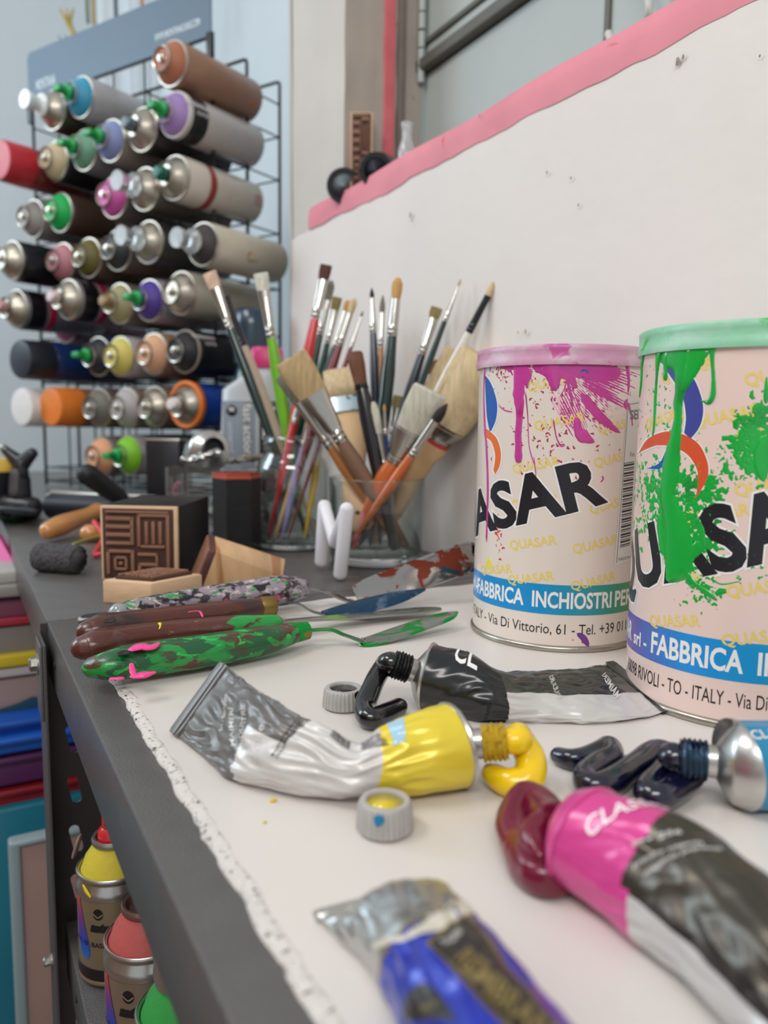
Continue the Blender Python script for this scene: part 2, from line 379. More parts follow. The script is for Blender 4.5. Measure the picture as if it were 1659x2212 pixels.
# ------------------------------------------------------------------ white board
pw = M('white_laminate', c(216, 209, 202), .32, bump=.12, bs=120, var=.02, vs=12)
crumb = M('torn_fibre_edge', c(214, 207, 200), .95, bump=1, bs=350, var=.10, vs=200, patches=((c(95, 90, 88), 520, .60, .03),))
board = thing('white_board', 'white laminated board with torn left edge under the cans, knives and tubes', 'board', (.2, .2, 0))
def bedge(y): return .0625+.0018*noise.noise(Vector((y*60, 0, 0)))+.0010*noise.noise(Vector((y*170, 5, 0)))
def backedge(x): return .500+.002*noise.noise(Vector((x*45, 9, 0)))-(x-.09)*.012
BZ = .0022
V = []; ys = [-.3+i*(.80)/240 for i in range(241)]
prof = [(0, .0002), (.0004, .0014), (.0040, .0020), (.0046, BZ-.0003), (.0075, BZ-.0004)]
for y in ys:
    y2 = min(y, backedge(.07)); e = bedge(y); n1 = .0010*noise.noise(Vector((y*55, 2, 0)))
    for k, (dx, z) in enumerate(prof): V.append((e+dx+(n1 if k in (2, 3) else 0), y2, z))
F = [[i*5+k, i*5+k+1, (i+1)*5+k+1, (i+1)*5+k] for i in range(240) for k in range(4)]
mk('torn_edge', V, [f for f in F], crumb, board, world=True)
xs = [i/90 for i in range(91)]; NY = 160
def sheet(s, t):
    y = -.3+t*(.3+backedge(.07+s*.335)); x0 = bedge(y)+.0046+.0010*noise.noise(Vector((y*55, 2, 0)))+.0008*noise.noise(Vector((y*210, 8, 0))); x = x0+s*(.408-x0)
    return Vector((x, min(y, backedge(x)), BZ))
VF = grid(sheet, 90, NY); nV = len(VF[0]); V = VF[0]+[Vector((v.x, v.y+.0008, .0003)) for v in VF[0][-91:]]
F = VF[1]+[[nV-91+i, nV-91+i+1, nV+i+1, nV+i] for i in range(90)]
mk('laminate_sheet', V, F, pw, board, world=True, smooth=False)
def on(x, y, dz=0): return P(x, y, BZ+dz)
crumbs = [(572, 1776, .0006), (590, 1729, .0010), (1216, 1585, .0006), (940, 1395, .0005)]
for i, (x, y, r) in enumerate(crumbs[:2]):
    mk('paint_crumb', *sweep([on(x, y, r*.5)-Vector((r*.5, 0, 0)), on(x, y, r*.5)+Vector((r*.5, 0, 0))], r*.7, 6, rnd=.5), M('yellow_crumb', c(226, 190, 40), .5, var=.1), board, world=True)
# ------------------------------------------------------------------ ink cans
YEL = c(232, 206, 104); INK = c(34, 34, 40)
def canS(cx_, cy_, r):
    az = math.atan2(cx_, cy_)
    def S(u, v, off=0):
        al = math.atan2(-cos(az), -sin(az)) + u/r
        return Vector((cx_+(r+off)*cos(al), cy_+(r+off)*sin(al), v))
    def inv(x, y):
        d = ray(x, y); ox, oy = -cx_, -cy_
        A = d.x*d.x+d.y*d.y; B = 2*(d.x*ox+d.y*oy); Cc = ox*ox+oy*oy-r*r; q = max(B*B-4*A*Cc, 0)
        t = (-B-math.sqrt(q))/(2*A); p = CAM+d*t
        al = math.atan2(p.y-cy_, p.x-cx_); u = (al-math.atan2(-cos(az), -sin(az))+pi) % (2*pi)-pi
        return u*r, p.z, t
    return S, inv
CR = .05; SH = BZ
def band_grad(name, stops, u0, u1, v0, v1, S, parent):
    # gradient printed along the band: one strip per colour step
    n = 48; V, F, mi = [], [], []
    for i in range(n+1):
        for k in range(2): V.append(S(u0+(u1-u0)*i/n, (v0, v1)[k], .00008))
    mats = []
    for i in range(n):
        F.append([2*i, 2*i+2, 2*i+3, 2*i+1]); t = i/(n-1); mi.append(i)
        for j in range(len(stops)-1):
            if stops[j][0] <= t <= stops[j+1][0]+1e-9:
                q = (t-stops[j][0])/(stops[j+1][0]-stops[j][0]); cc_ = tuple(a+(b-a)*q for a, b in zip(stops[j][1], stops[j+1][1])); break
        mats.append(M('%s_ink_%d' % (name, i), cc_, .3))
    return mk('colour_band', V, F, None, parent, world=True, mats=mats, mi=mi)
def ink_can(cx_, cy_, label, base_col, lid_col, paint, which):
    S, inv = canS(cx_, cy_, CR)
    T = thing('ink_can', label, 'can', (cx_, cy_, BZ))
    tin = M('tinplate', c(176, 170, 160), .3, .95, bump=.15, bs=300)
    skin = M('printed_skin_%d' % which, base_col, .28, 0, var=.025, vs=30, coat=.4)
    ax = ((cx_, cy_, BZ), (0, 0, 1))
    mk('body', *lathe([(CR-.0008, .003), (CR, .0036), (CR, .1610), (CR-.001, .1620)], 96, ax), skin, T, world=True, sharp=40)
    mk('bottom_rim', *lathe([(CR-.003, .0002), (CR+.0006, 0), (CR+.0013, .0008), (CR+.0013, .0024), (CR+.0004, .0034), (CR-.001, .0036)], 96, ax), tin, T, world=True, sharp=60)
    lidm = M('plastic_lid_%d' % which, lid_col[0], .35, trans=.12, bump=.3, bs=200, var=.08, vs=60, patches=((lid_col[2], 60, .45, .2, .4), (lid_col[1], 70, .60, .06, .35)))
    mk('lid', *lathe([(CR-.001, .1595), (CR+.0016, .1592), (CR+.0019, .1620), (CR+.0013, .1630), (CR+.0014, .1670), (CR+.0017, .1692), (CR+.0008, .1702), (CR-.0010, .1696), (CR-.004, .1670), (0, .1670)], 96, ax), lidm, T, world=True, sharp=50)
    return S, inv, T
white = M('label_white', c(236, 234, 230), .35)
ink = M('label_black', INK, .3); yel = M('label_yellow', YEL, .35); grey_ink = M('label_grey', c(120, 118, 116), .4)
def put(name, s, S, u, v, size, mat, T, bold=0, ital=0, rot=0, sx=1, off=.0001, du=.003):
    wrap(name, t2(text2d(s, size, bold, ital, sx), u, v, rot), S, off, mat, T, du=du, smooth=False)
# can 1 --------------------------------------------------------------
C1 = (.3215*.985+.0058, .3725*.985-.0032); C2 = (.323*.985+.0042, .240*.985-.0022)
S1, I1, T1 = ink_can(C1[0], C1[1], 'beige ink can running with magenta paint, the farther of the two', c(226, 214, 203), (c(216, 158, 188), c(205, 90, 160), c(214, 190, 200)), None, 1)
def pl(I, pts): return [I(x, y)[:2] for x, y in pts]
def slope_text(I, T, S, s, p_a, p_b, cap, mat, bold, off=.0001, ital=0, outline=None):
    """text whose baseline runs from pixel a to pixel b of the can's face"""
    ua, va, _ = I(*p_a); ub, vb, _ = I(*p_b); L = math.hypot(ub-ua, vb-va); rot = math.atan2(vb-va, ub-ua)
    sx = L/(tw(s, bold)*cap)
    if outline:
        wrap('lettering_outline', t2(text2d(s, cap, bold+outline[1], ital, sx), ua, va, rot), S, off-.00004, outline[0], T, smooth=False)
    wrap('lettering', t2(text2d(s, cap, bold, ital, sx), ua, va, rot), S, off, mat, T, smooth=False)
smalls1 = [(1155, 930), (1292, 938), (1108, 1022), (1284, 1010), (1106, 1100), (1275, 1110), (1102, 1187), (1238, 1196), (1098, 1262), (1234, 1276), (1140, 846), (1040, 1240)]
for x, y in smalls1:
    u, v, _ = I1(x, y); put('small_lettering', 'QUASAR', S1, u, v, .0054, yel, T1, bold=.02, rot=.20, sx=.95, off=.00008)
# big black lettering, from the hidden Q round to the R
u0, v0, _ = I1(1069, 1141); u1, v1, _ = I1(1313, 1080)
rot = math.atan2(v1-v0, u1-u0); capH = .0262
wS = tw('SAR', .05)*capH; sx = math.hypot(u1-u0, v1-v0)/wS
full = tw('QUASAR', .05)*capH*sx; st = full-math.hypot(u1-u0, v1-v0)
for nm, b_, mt, of in (('lettering_outline', .085, white, .0001), ('lettering', .05, ink, .00016)):
    wrap(nm, t2(text2d('QUASAR', capH, b_, 0, sx), u0-st*cos(rot), v0-st*sin(rot), rot), S1, of, mt, T1, smooth=False)
st1 = [(0, c(30, 135, 205)), (.45, c(20, 140, 200)), (.72, c(60, 150, 120)), (1, c(140, 170, 40))]
band_grad('b1', st1, -.085, .085, .0235, .0405, S1, T1)
for nm, s, pa, pb in (('band_lettering', 'FABBRICA', (1031, 1285), (1131, 1306)), ('band_lettering', 'INCHIOSTRI', (1147, 1310), (1320, 1312)), ('band_lettering', 'PER SERIGRAFIA', (1326, 1312), None)):
    ua, va, _ = I1(*pa)
    va = .0275
    if pb: L = I1(*pb)[0]-ua
    else: L = .068
    bb = .035; sx_ = L/(tw(s, bb)*.0092)
    put(nm, s, S1, ua, va, .0092, white, T1, bold=bb, sx=sx_)
put('band_lettering', 'QUASAR srl -', S1, I1(1031, 1285)[0]-.058, .0275, .0092, white, T1, bold=.03, sx=.8)
ua = I1(1147, 1350)[0]; 
put('address_lettering', 'RIVOLI - TO - ITALY - Via Di Vittorio, 61 - Tel. +39 011.95.88.274 -', S1, -.1085, .0125, .0062, ink, T1, bold=.0, sx=.80)
# logo crescents at the left silhouette
blue = M('logo_blue', c(28, 88, 170), .3); orange = M('logo_orange', c(226, 110, 50), .3); violet = M('logo_violet', c(66, 74, 150), .3); rust = M('logo_rust', c(214, 84, 50), .3)
def poly(name, I, S, px, mat, T, off=.00012, px2=None):
    wrap(name, poly2d(pl(I, px)), S, off, mat, T, smooth=False)
def cres(oa, ob):  # outer and inner outlines in pixels
    return [(p[0], p[1]) for p in smooth_path(oa, 5)] + [(p[0], p[1]) for p in smooth_path(ob, 5)]
def crescent(I, S, T, outer, inner, mat, wmat, k=5):
    q = cres(outer, inner); cx_ = sum(p[0] for p in q)/len(q); cy_ = sum(p[1] for p in q)/len(q)
    out = []
    n = len(q)
    for i in range(n):
        ax_, ay_ = q[(i-1) % n]; bx, by = q[(i+1) % n]; tx, ty = bx-ax_, by-ay_; l = math.hypot(tx, ty) or 1
        out.append((q[i][0]+ty/l*k, q[i][1]-tx/l*k))
    try: poly('logo_edge', I, S, out, wmat, T, .0001)
    except Exception: pass
    poly('logo_crescent', I, S, q, mat, T, .00015)
crescent(I1, S1, T1, [(1048, 810), (1062, 830), (1074, 870), (1072, 905), (1062, 930)], [(1058, 932), (1052, 900), (1049, 850)], blue, white, 2.5)
crescent(I1, S1, T1, [(1050, 925), (1072, 945), (1082, 975), (1080, 1005), (1070, 1025)], [(1066, 1015), (1070, 985), (1062, 955), (1049, 945)], orange, white, 2.5)
# white data label with bar code, facing right
lab = [(1350, 878), (1372, 872), (1380, 880), (1378, 1196), (1330, 1207), (1318, 1200)]
ul, ur = I1(1338, 1000)[0], .0665
lw = M('data_label', c(222, 222, 216), .4, var=.03)
wrap('data_label', poly2d([(ul-.0005, .051), (ur+.014, .056), (ur+.012, .146), (ul+.004, .144)]), S1, .00018, lw, T1, smooth=False)
for k in range(36):
    v = .060+.0009*k*1.35; 
    if k*1.35 > 42: break
    wrap('bar', poly2d([(ul+.004, v), (ul+.012, v+.0006), (ul+.012, v+.0006+(.0006 if k % 3 else .0009)), (ul+.004, v+(.0006 if k % 3 else .0009))]), S1, .00024, ink, T1, smooth=False) if False else None
bars = []
v = .061
for k in range(34):
    h_ = (.0004, .0007, .0011)[(k*7) % 3]; bars.append(([(ul+.0035, v), (ul+.0125, v+.0008), (ul+.0125, v+.0008+h_), (ul+.0035, v+h_)], [[0, 1, 2, 3]])); v += h_+(.0005, .0009)[k % 2]
wrap('bar_code', join(*bars), S1, .00024, ink, T1, smooth=False)
wrap('label_frame', join(([(ul+.0012, .0525), (ul+.0016, .0525), (ul+.0046, .1405), (ul+.0042, .1405)], [[0, 1, 2, 3]]), ([(ul+.0042, .1405), (ul+.0175, .142), (ul+.0175, .1424), (ul+.0042, .1409)], [[0, 1, 2, 3]])), S1, .00024, grey_ink, T1, smooth=False)
put('label_lettering', 'SERIE', S1, ul+.0065, .1325, .0052, grey_ink, T1, bold=.04, rot=.06, off=.00024)
put('label_lettering', 'MADE IN ITALY', S1, ul+.0025, .0535, .0019, grey_ink, T1, rot=.05, off=.00024)
put('label_lettering', 'Fin:', S1, ul+.008, .112, .0026, grey_ink, T1, rot=.05, off=.00024)
# magenta paint
mag = M('magenta_paint', c(196, 62, 150), .22, bump=.25, bs=250, var=.10, vs=50, coat=.6, patches=((c(168, 40, 120), 40, .60, .08),))
magthin = M('magenta_smear', c(196, 70, 150), .3, bump=.5, bs=300, var=.1, vs=60, patches=((c(228, 170, 196), 130, .56, .05),), stretch=(1, 1, .25))
def drips(I, S, T, mat, lst, h=.0007, name='paint_drip'):
    for k, pts in enumerate(lst):
        q = []
        for x, y, wd in pts:
            u, v, t = I(x, y); q.append((u, v, wd*.5*t/FPX))
        mk(name, *stroke(q, S, h, wob=.25, seed=k*5), mat, T, world=True)
drips(I1, S1, T1, mag, [
    [(1128, 788, 60), (1124, 805, 34), (1120, 850, 30), (1122, 890, 20), (1119, 940, 17), (1120, 985, 19), (1119, 1000, 13)],
    [(1128, 790, 40), (1134, 812, 34), (1138, 830, 10), (1140, 840, 3)],
    [(1135, 846, 4), (1140, 900, 3), (1142, 955, 2.5), (1148, 985, 3), (1158, 1012, 2.5)],
    [(1153, 985, 2), (1157, 1020, 3), (1160, 1058, 2)],
    [(1048, 790, 8), (1046, 850, 7), (1048, 930, 9), (1051, 960, 8), (1054, 1040, 8), (1053, 1110, 7), (1051, 1172, 7)],
    [(1082, 786, 8), (1081, 800, 3)], [(1060, 786, 6), (1058, 806, 3)],
    [(1176, 785, 30), (1188, 796, 44), (1196, 815, 34), (1200, 845, 12)],
    [(1222, 785, 4), (1222, 830, 3), (1208, 860, 2)],
    [(1355, 785, 14), (1358, 820, 9), (1357, 850, 5)],
    [(1245, 900, 12), (1250, 930, 22), (1262, 944, 30), (1285, 955, 5)],
    [(1195, 905, 5), (1202, 945, 3), (1212, 963, 5), (1220, 960, 3)],
    [(1075, 873, 3), (1090, 886, 4), (1108, 890, 3)], [(1300, 1028, 4), (1303, 1034, 5), (1297, 1042, 3)]])
smear = []
def brushmark(p0, p1, w0, w1, n, seed, jit=1.0):
    rr = random.Random(seed); out = []
    for k in range(n):
        t = (k+.5)/n-.5; a = rr.uniform(0, .18); b = rr.uniform(.75, 1.0)
        x0 = p0[0]+(p1[0]-p0[0])*a; y0 = p0[1]+(p1[1]-p0[1])*a; x1 = p0[0]+(p1[0]-p0[0])*b; y1 = p0[1]+(p1[1]-p0[1])*b
        dx, dy = p1[0]-p0[0], p1[1]-p0[1]; l = math.hypot(dx, dy); nx, ny = -dy/l, dx/l
        out.append([(x0+nx*t*w0, y0+ny*t*w0, .4*w0/n), ((x0+x1)/2+nx*t*(w0+w1)/2, (y0+y1)/2+ny*t*(w0+w1)/2, w1/n*rr.uniform(.8, 1.7)), (x1+nx*t*w1, y1+ny*t*w1, .3*w1/n)])
    return out
drips(I1, S1, T1, magthin, brushmark((1215, 800), (1345, 930), 70, 75, 17, 1), .00012, 'paint_smear')
drips(I1, S1, T1, mag, [[(1090, 790, 16), (1102, 800, 8), (1108, 812, 3)], [(1150, 792, 22), (1200, 800, 40), (1230, 812, 26), (1244, 840, 8)], [(1205, 795, 20), (1240, 800, 34), (1290, 806, 40), (1340, 806, 34)], [(1222, 800, 10), (1232, 850, 6), (1238, 880, 3)]], .0003, 'paint_smear')
drips(I1, S1, T1, mag, brushmark((1240, 792), (1375, 850), 60, 85, 14, 2), .0002, 'paint_smear')
drips(I1, S1, T1, magthin, brushmark((1205, 835), (1262, 950), 60, 40, 10, 3), .00012, 'paint_smear')
drips(I1, S1, T1, mag, [[(1350, 865, 30), (1362, 890, 16), (1366, 925, 8)], [(1255, 850, 20), (1300, 905, 26), (1340, 935, 8)], [(1080, 792, 10), (1110, 793, 16), (1130, 793, 12)]], .0003, 'paint_smear')
rb = random.Random(5); bl = []
for k in range(260):
    x, y = rb.gauss(1195, 60), rb.gauss(860, 50) if k % 3 else rb.gauss(960, 40)
    if k % 5 == 0: x, y = rb.gauss(1085, 10), rb.gauss(800, 14)
    if 1050 < x < 1370 and y > 790: u, v, _ = I1(x, y); bl.append((u, v, rb.choice((.0003, .0004, .0006, .0009))))
mk('paint_splatter', *blobs(bl, S1, .0002, 3), M('crimson_splatter', c(178, 50, 90), .35, var=.2, vs=80), T1, world=True, kind='stuff')
def splat(I, S, T, cx_, cy_, sx_, sy_, n, col, nm, seed, rs=(.0003, .0006, .001), h=.0002):
    rr = random.Random(seed); L = []
    for k in range(n):
        u, v, _ = I(rr.gauss(cx_, sx_), rr.gauss(cy_, sy_)); L.append((u, v, rr.choice(rs)))
    mk(nm, *blobs(L, S, h, seed), col, T, world=True, kind='stuff')
redp = M('red_splatter', c(205, 62, 62), .35, var=.15, vs=80)
splat(I1, S1, T1, 1076, 1140, 5, 30, 60, redp, 'red_splash', 8)
yp = M('yellow_splash', c(232, 220, 80), .35, var=.1)
drips(I1, S1, T1, yp, [[(1056, 1205, 10), (1056, 1216, 24), (1054, 1228, 16)]], .0002, 'yellow_splash')
vp_ = M('violet_splash', c(112, 60, 140), .35, var=.1)
drips(I1, S1, T1, vp_, [[(1246, 1368, 6), (1260, 1378, 18), (1272, 1396, 8)], [(1262, 1372, 4), (1258, 1390, 8)]], .0002, 'violet_splash')
drips(I1, S1, T1, M('red_tick', c(214, 50, 80), .35), [[(1236, 1382, 4), (1239, 1383, 4)], [(1215, 1396, 1.5), (1213, 1404, 2)]], .0002, 'red_tick')
drips(I1, S1, T1, blue, [[(1252, 803, 6), (1264, 800, 12), (1272, 808, 5)], [(1256, 815, 3), (1262, 812, 6)]], .0003, 'blue_splash')
# can 2 --------------------------------------------------------------
S2, I2, T2 = ink_can(C2[0], C2[1], 'pinkish ink can running with thick green paint, nearest on the right', c(232, 206, 196), (c(150, 214, 176), c(60, 190, 90), c(176, 214, 190)), None, 2)
smalls2 = [(1610, 835), (1590, 960), (1588, 1072), (1570, 1290), (1404, 1352), (1560, 1395), (1430, 830), (1500, 925), (1480, 1130), (1430, 1255), (1395, 930)]
for x, y in smalls2:
    u, v, _ = I2(x, y); put('small_lettering', 'QUASAR', S2, u, v, .0052, yel, T2, bold=.025, rot=.22, sx=.95, off=.00008)
u0, v0, _ = I2(1376, 1268); u1, v1, _ = I2(1622, 1222); rot = math.atan2(v1-v0, u1-u0)*1.05; capH = .0274
wU = tw('UAS', .05)*capH; sx = (u1-u0)/cos(rot)/wU; qw = (tw('QUAS', .05)-tw('UAS', .05))*capH*sx
for nm, b_, mt, of in (('lettering_outline', .085, white, .0001), ('lettering', .05, ink, .00016)):
    wrap(nm, t2(text2d('QUASAR', capH, b_, 0, sx), u0-qw*cos(rot), v0-qw*sin(rot), rot), S2, of, mt, T2, smooth=False)
band_grad('b2', [(0, c(110, 70, 160)), (.18, c(88, 80, 165)), (.38, c(30, 140, 215)), (.55, c(30, 145, 200)), (.75, c(60, 150, 110)), (1, c(140, 170, 40))], -.085, .085, .0235, .0405, S2, T2)
for s, xa, xb, sz, bb in (('QUASAR', 1290, 1372, .0092, .03), ('srl -', 1368, 1395, .0068, .03), ('FABBRICA', 1405, 1607, .0098, .035), ('INCHIOSTRI', 1637, None, .0098, .035)):
    ua = I2(xa, 1400)[0]; L = (I2(xb, 1420)[0]-ua) if xb else .055
    if s == 'QUASAR': ua = I2(1368, 1400)[0]-.034; L = .031
    put('band_lettering', s, S2, ua, .0275, sz, white, T2, bold=bb, sx=L/(tw(s, bb)*sz))
ua = I2(1372, 1450)[0]; L = I2(1640, 1500)[0]-ua; s = '10098 RIVOLI - TO - ITALY - Via Di Vittorio, 61'
ub = tw('10098 RIVOLI - TO - ITALY -')*.0066; put('address_lettering', s, S2, ua-.011, .0125, .0066, ink, T2, sx=(I2(1580, 1500)[0]-ua+.011)/ub)
crescent(I2, S2, T2, [(1430, 784), (1462, 790), (1497, 815), (1516, 860), (1519, 895), (1510, 925), (1492, 948)], [(1478, 935), (1482, 900), (1474, 855), (1450, 815)], violet, white, 3)
crescent(I2, S2, T2, [(1378, 982), (1400, 948), (1440, 932), (1480, 940), (1512, 962), (1530, 1005), (1525, 1040), (1502, 1078)], [(1508, 1050), (1506, 1015), (1485, 982), (1450, 964), (1418, 962)], rust, white, 3)
crescent(I2, S2, T2, [(1397, 1012), (1425, 1000), (1438, 975), (1446, 970)], [(1440, 1000), (1425, 1014)], blue, white, 2)
wst = M('logo_white_line', c(240, 236, 232), .35)
drips(I2, S2, T2, wst, [[(1440, 805, 2), (1420, 800, 4), (1400, 820, 5), (1388, 860, 4), (1385, 900, 3)], [(1385, 1045, 2), (1376, 1020, 4), (1384, 985, 4), (1410, 960, 3)]], .00005, 'logo_line')
grn = M('green_paint', c(10, 172, 62), .2, bump=.15, bs=120, var=.12, vs=40, coat=.7, patches=((c(14, 140, 52), 30, .62, .08),))
drips(I2, S2, T2, grn, [
    [(1504, 747, 76), (1494, 785, 52), (1480, 826, 30), (1474, 850, 12)],
    [(1464, 744, 110), (1466, 762, 112), (1474, 790, 62), (1472, 830, 38), (1465, 870, 26), (1464, 910, 24), (1458, 950, 34), (1452, 985, 48), (1446, 1030, 50), (1440, 1068, 48), (1448, 1100, 56), (1458, 1140, 66), (1466, 1180, 84), (1462, 1220, 80), (1448, 1245, 36), (1440, 1250, 10)],
    [(1392, 748, 30), (1388, 790, 14), (1386, 830, 12), (1382, 860, 8)],
    [(1424, 752, 34), (1420, 800, 11), (1416, 860, 10), (1414, 910, 9), (1410, 945, 7)],
    [(1440, 756, 30), (1438, 790, 13), (1438, 812, 14), (1438, 822, 8)],
    [(1540, 742, 26), (1538, 770, 10), (1541, 820, 9), (1540, 850, 13), (1532, 868, 13), (1522, 868, 6), (1508, 864, 3)],
    [(1656, 812, 4), (1655, 845, 10), (1655, 862, 10), (1655, 872, 5)],
    [(1450, 752, 20), (1500, 750, 22), (1540, 748, 12)], [(1398, 752, 14), (1430, 750, 18), (1450, 750, 20)]], .0010)
splat(I2, S2, T2, 1416, 870, 22, 55, 60, grn, 'paint_splatter', 3)
splat(I2, S2, T2, 1500, 1110, 34, 60, 330, grn, 'paint_splatter', 4, (.0004, .0006, .0010, .0016, .0022))
splat(I2, S2, T2, 1400, 1070, 22, 45, 200, grn, 'paint_splatter', 5, (.0004, .0007, .0012, .0018))
splat(I2, S2, T2, 1630, 960, 22, 40, 260, grn, 'paint_splatter', 6, (.0004, .0007, .0015, .0024))
splat(I2, S2, T2, 1550, 1010, 55, 35, 90, grn, 'paint_splatter', 7, (.0003, .0005, .0008))
splat(I2, S2, T2, 1560, 1210, 60, 25, 90, grn, 'paint_splatter', 9, (.0003, .0005, .0009))
splat(I2, S2, T2, 1515, 1275, 22, 20, 60, grn, 'paint_splatter', 10, (.0003, .0006, .0011))
drips(I2, S2, T2, grn, [[(1480, 1240, 24), (1500, 1260, 12), (1530, 1282, 14), (1550, 1298, 4)], [(1470, 1200, 30), (1500, 1190, 34), (1512, 1170, 20)], [(1430, 1110, 30), (1428, 1150, 26), (1436, 1200, 30)], [(1502, 1120, 20), (1516, 1150, 16), (1520, 1190, 10)],
    [(1600, 1255, 3), (1560, 1262, 4), (1540, 1252, 5)], [(1659, 940, 30), (1640, 985, 30), (1650, 1040, 20)], [(1648, 1060, 3), (1646, 1150, 3)]], .0006, 'paint_smear')
# ------------------------------------------------------------------ paint tubes
alu = M('tube_aluminium', c(196, 194, 190), .30, .95, bump=.2, bs=120, var=.08, vs=60)
alu_d = M('tube_aluminium_dull', c(150, 148, 146), .36, .85, bump=.25, bs=200, var=.14, vs=80)
class Tube:
    """sections: (point a, point b, thickness B, roundness) from the crimp to the shoulder"""
    def __init__(s, secs, crease=.0012, seed=0, nu=150, nt=112):
        s.secs = []; prev = None; A0 = [((a+b)/2, (a-b)/2, B) for a, b, B in secs]
        for i, (Cc, A, B) in enumerate(A0):
            t = (A0[min(i+1, len(A0)-1)][0]-A0[max(i-1, 0)][0]).normalized()
            Bv = A.cross(t).normalized()*B
            if prev is not None and Bv.dot(prev) < 0: Bv = -Bv
            prev = Bv; s.secs.append(tuple(Cc)+tuple(A)+tuple(Bv))
        s.q = smooth_path(s.secs, 24); s.n = len(s.q); s.L = [0]
        for i in range(1, s.n): s.L.append(s.L[-1]+(Vector(s.q[i][:3])-Vector(s.q[i-1][:3])).length)
        s.len = s.L[-1]; s.cr = crease; s.seed = seed; s.nu = nu; s.nt = nt
        s.per = 2*(Vector(s.q[-1][3:6]).length)*pi/2
    def raw(s, u, th, off=0):
        t = min(max(u/s.len, 0), 1)*s.len; i = 0
        lo, hi = 0, s.n-1
        while hi-lo > 1:
            mid = (lo+hi)//2
            if s.L[mid] <= t: lo = mid
            else: hi = mid
        f = (t-s.L[lo])/max(s.L[hi]-s.L[lo], 1e-9); a, b = s.q[lo], s.q[hi]
        v = [x+(y-x)*f for x, y in zip(a, b)]
        Cc, A, B = Vector(v[:3]), Vector(v[3:6]), Vector(v[6:9])
        p = Cc+A*cos(th)+B*sin(th)
        nrm = (A.normalized()*cos(th)*B.length + B.normalized()*sin(th)*A.length)
        nrm = nrm.normalized() if nrm.length > 1e-9 else B.normalized()
        k = t/s.len; am = s.cr*min(1, (1-k)*5)*min(1, .3+k*6)
        q = Vector((t*1000, th*9, s.seed))
        d = 0
        cy_, sy_ = cos(th)*1.1, sin(th)*1.1
        for fr, wgt in ((.045, 1.0), (.10, .45)):
            g = noise.voronoi(Vector((q.x*fr*1.0+q.y*.02, cy_*1.2+s.seed, sy_*1.2+fr*30)))[0]; d += wgt*(g[0]*1.6-g[1]*.4)
        nn = noise.noise(Vector((q.x*.07, q.y*.35, s.seed))); d += .8*(abs(nn)*2.2)
        return p+nrm*(am*(.55-d)*.75+off)
    def S(s, u, v, off=0): return s.raw(u, v/(s.per/ (pi)) if False else v, off)
    def mesh(s, name, fn, parent, mats):
        V, F, mi = [], [], []
        for i in range(s.nu+1):
            for k in range(s.nt): V.append(s.raw(s.len*i/s.nu, 2*pi*k/s.nt))
        for i in range(s.nu):
            for k in range(s.nt):
                F.append([i*s.nt+k, i*s.nt+(k+1) % s.nt, (i+1)*s.nt+(k+1) % s.nt, (i+1)*s.nt+k]); mi.append(fn((i+.5)/s.nu, 2*pi*(k+.5)/s.nt))
        V.append(s.raw(0, 0)*.5+s.raw(0, pi)*.5)
        return mk(name, V, F, None, parent, world=True, mats=mats, mi=mi)
    def rim(s): return [s.raw(s.len, 2*pi*k/48) for k in range(48)]
def shoulder(Tb, neck_end, parent, neck_r=.0048, neck_len=.010, thread=None, cone=.3, cmat=None, seed=0):
    """conical metal shoulder from the tube's last ring to a threaded neck"""
    ring = Tb.rim(); Cc = sum(ring, Vector())/48; d = (neck_end-Cc).normalized(); Lr = (ring[0]-Cc).length
    V, F = [], []
    pr = [(1.0, -.0002), (1.045, .0), (1.04, .0012), (.93, .0020), (.80, .0038*1), (neck_r/Lr*1.25, .0065), (neck_r/Lr, .0072), (neck_r/Lr, .0072+neck_len)]
    for f, z in pr:
        for p in ring:
            o = p-Cc; o = o-d*o.dot(d)*(1 if f < .95 else 0); V.append(Cc+o*f+d*z)
    for i in range(len(pr)-1):
        for k in range(48): F.append([i*48+k, i*48+(k+1) % 48, (i+1)*48+(k+1) % 48, (i+1)*48+k])
    F.append([(len(pr)-1)*48+k for k in range(48)])
    sh = mk('shoulder', V, F, cmat or alu, parent, world=True, sharp=35)
    b = Cc+d*(.0072+neck_len*.25); n = 5; L = neck_len*.75; prof = []
    for k in range(n*4+1):
        prof.append((neck_r*(1.08+.16*(.5+.5*sin(k*pi/2))), L*k/(n*4)))
    prof = [(neck_r*.8, 0)]+prof+[(neck_r*.8, L), (neck_r*.7, L-.001), (0, L-.001)]
    tm = thread or alu
    mk('threaded_neck', *lathe(prof, 40, (b, d), rf=lambda a, z: 1+.06*noise.noise(Vector((cos(a)*2.2, sin(a)*2.2, z*700+seed)))), tm, parent, world=True, sharp=50)
    return b+d*L, d
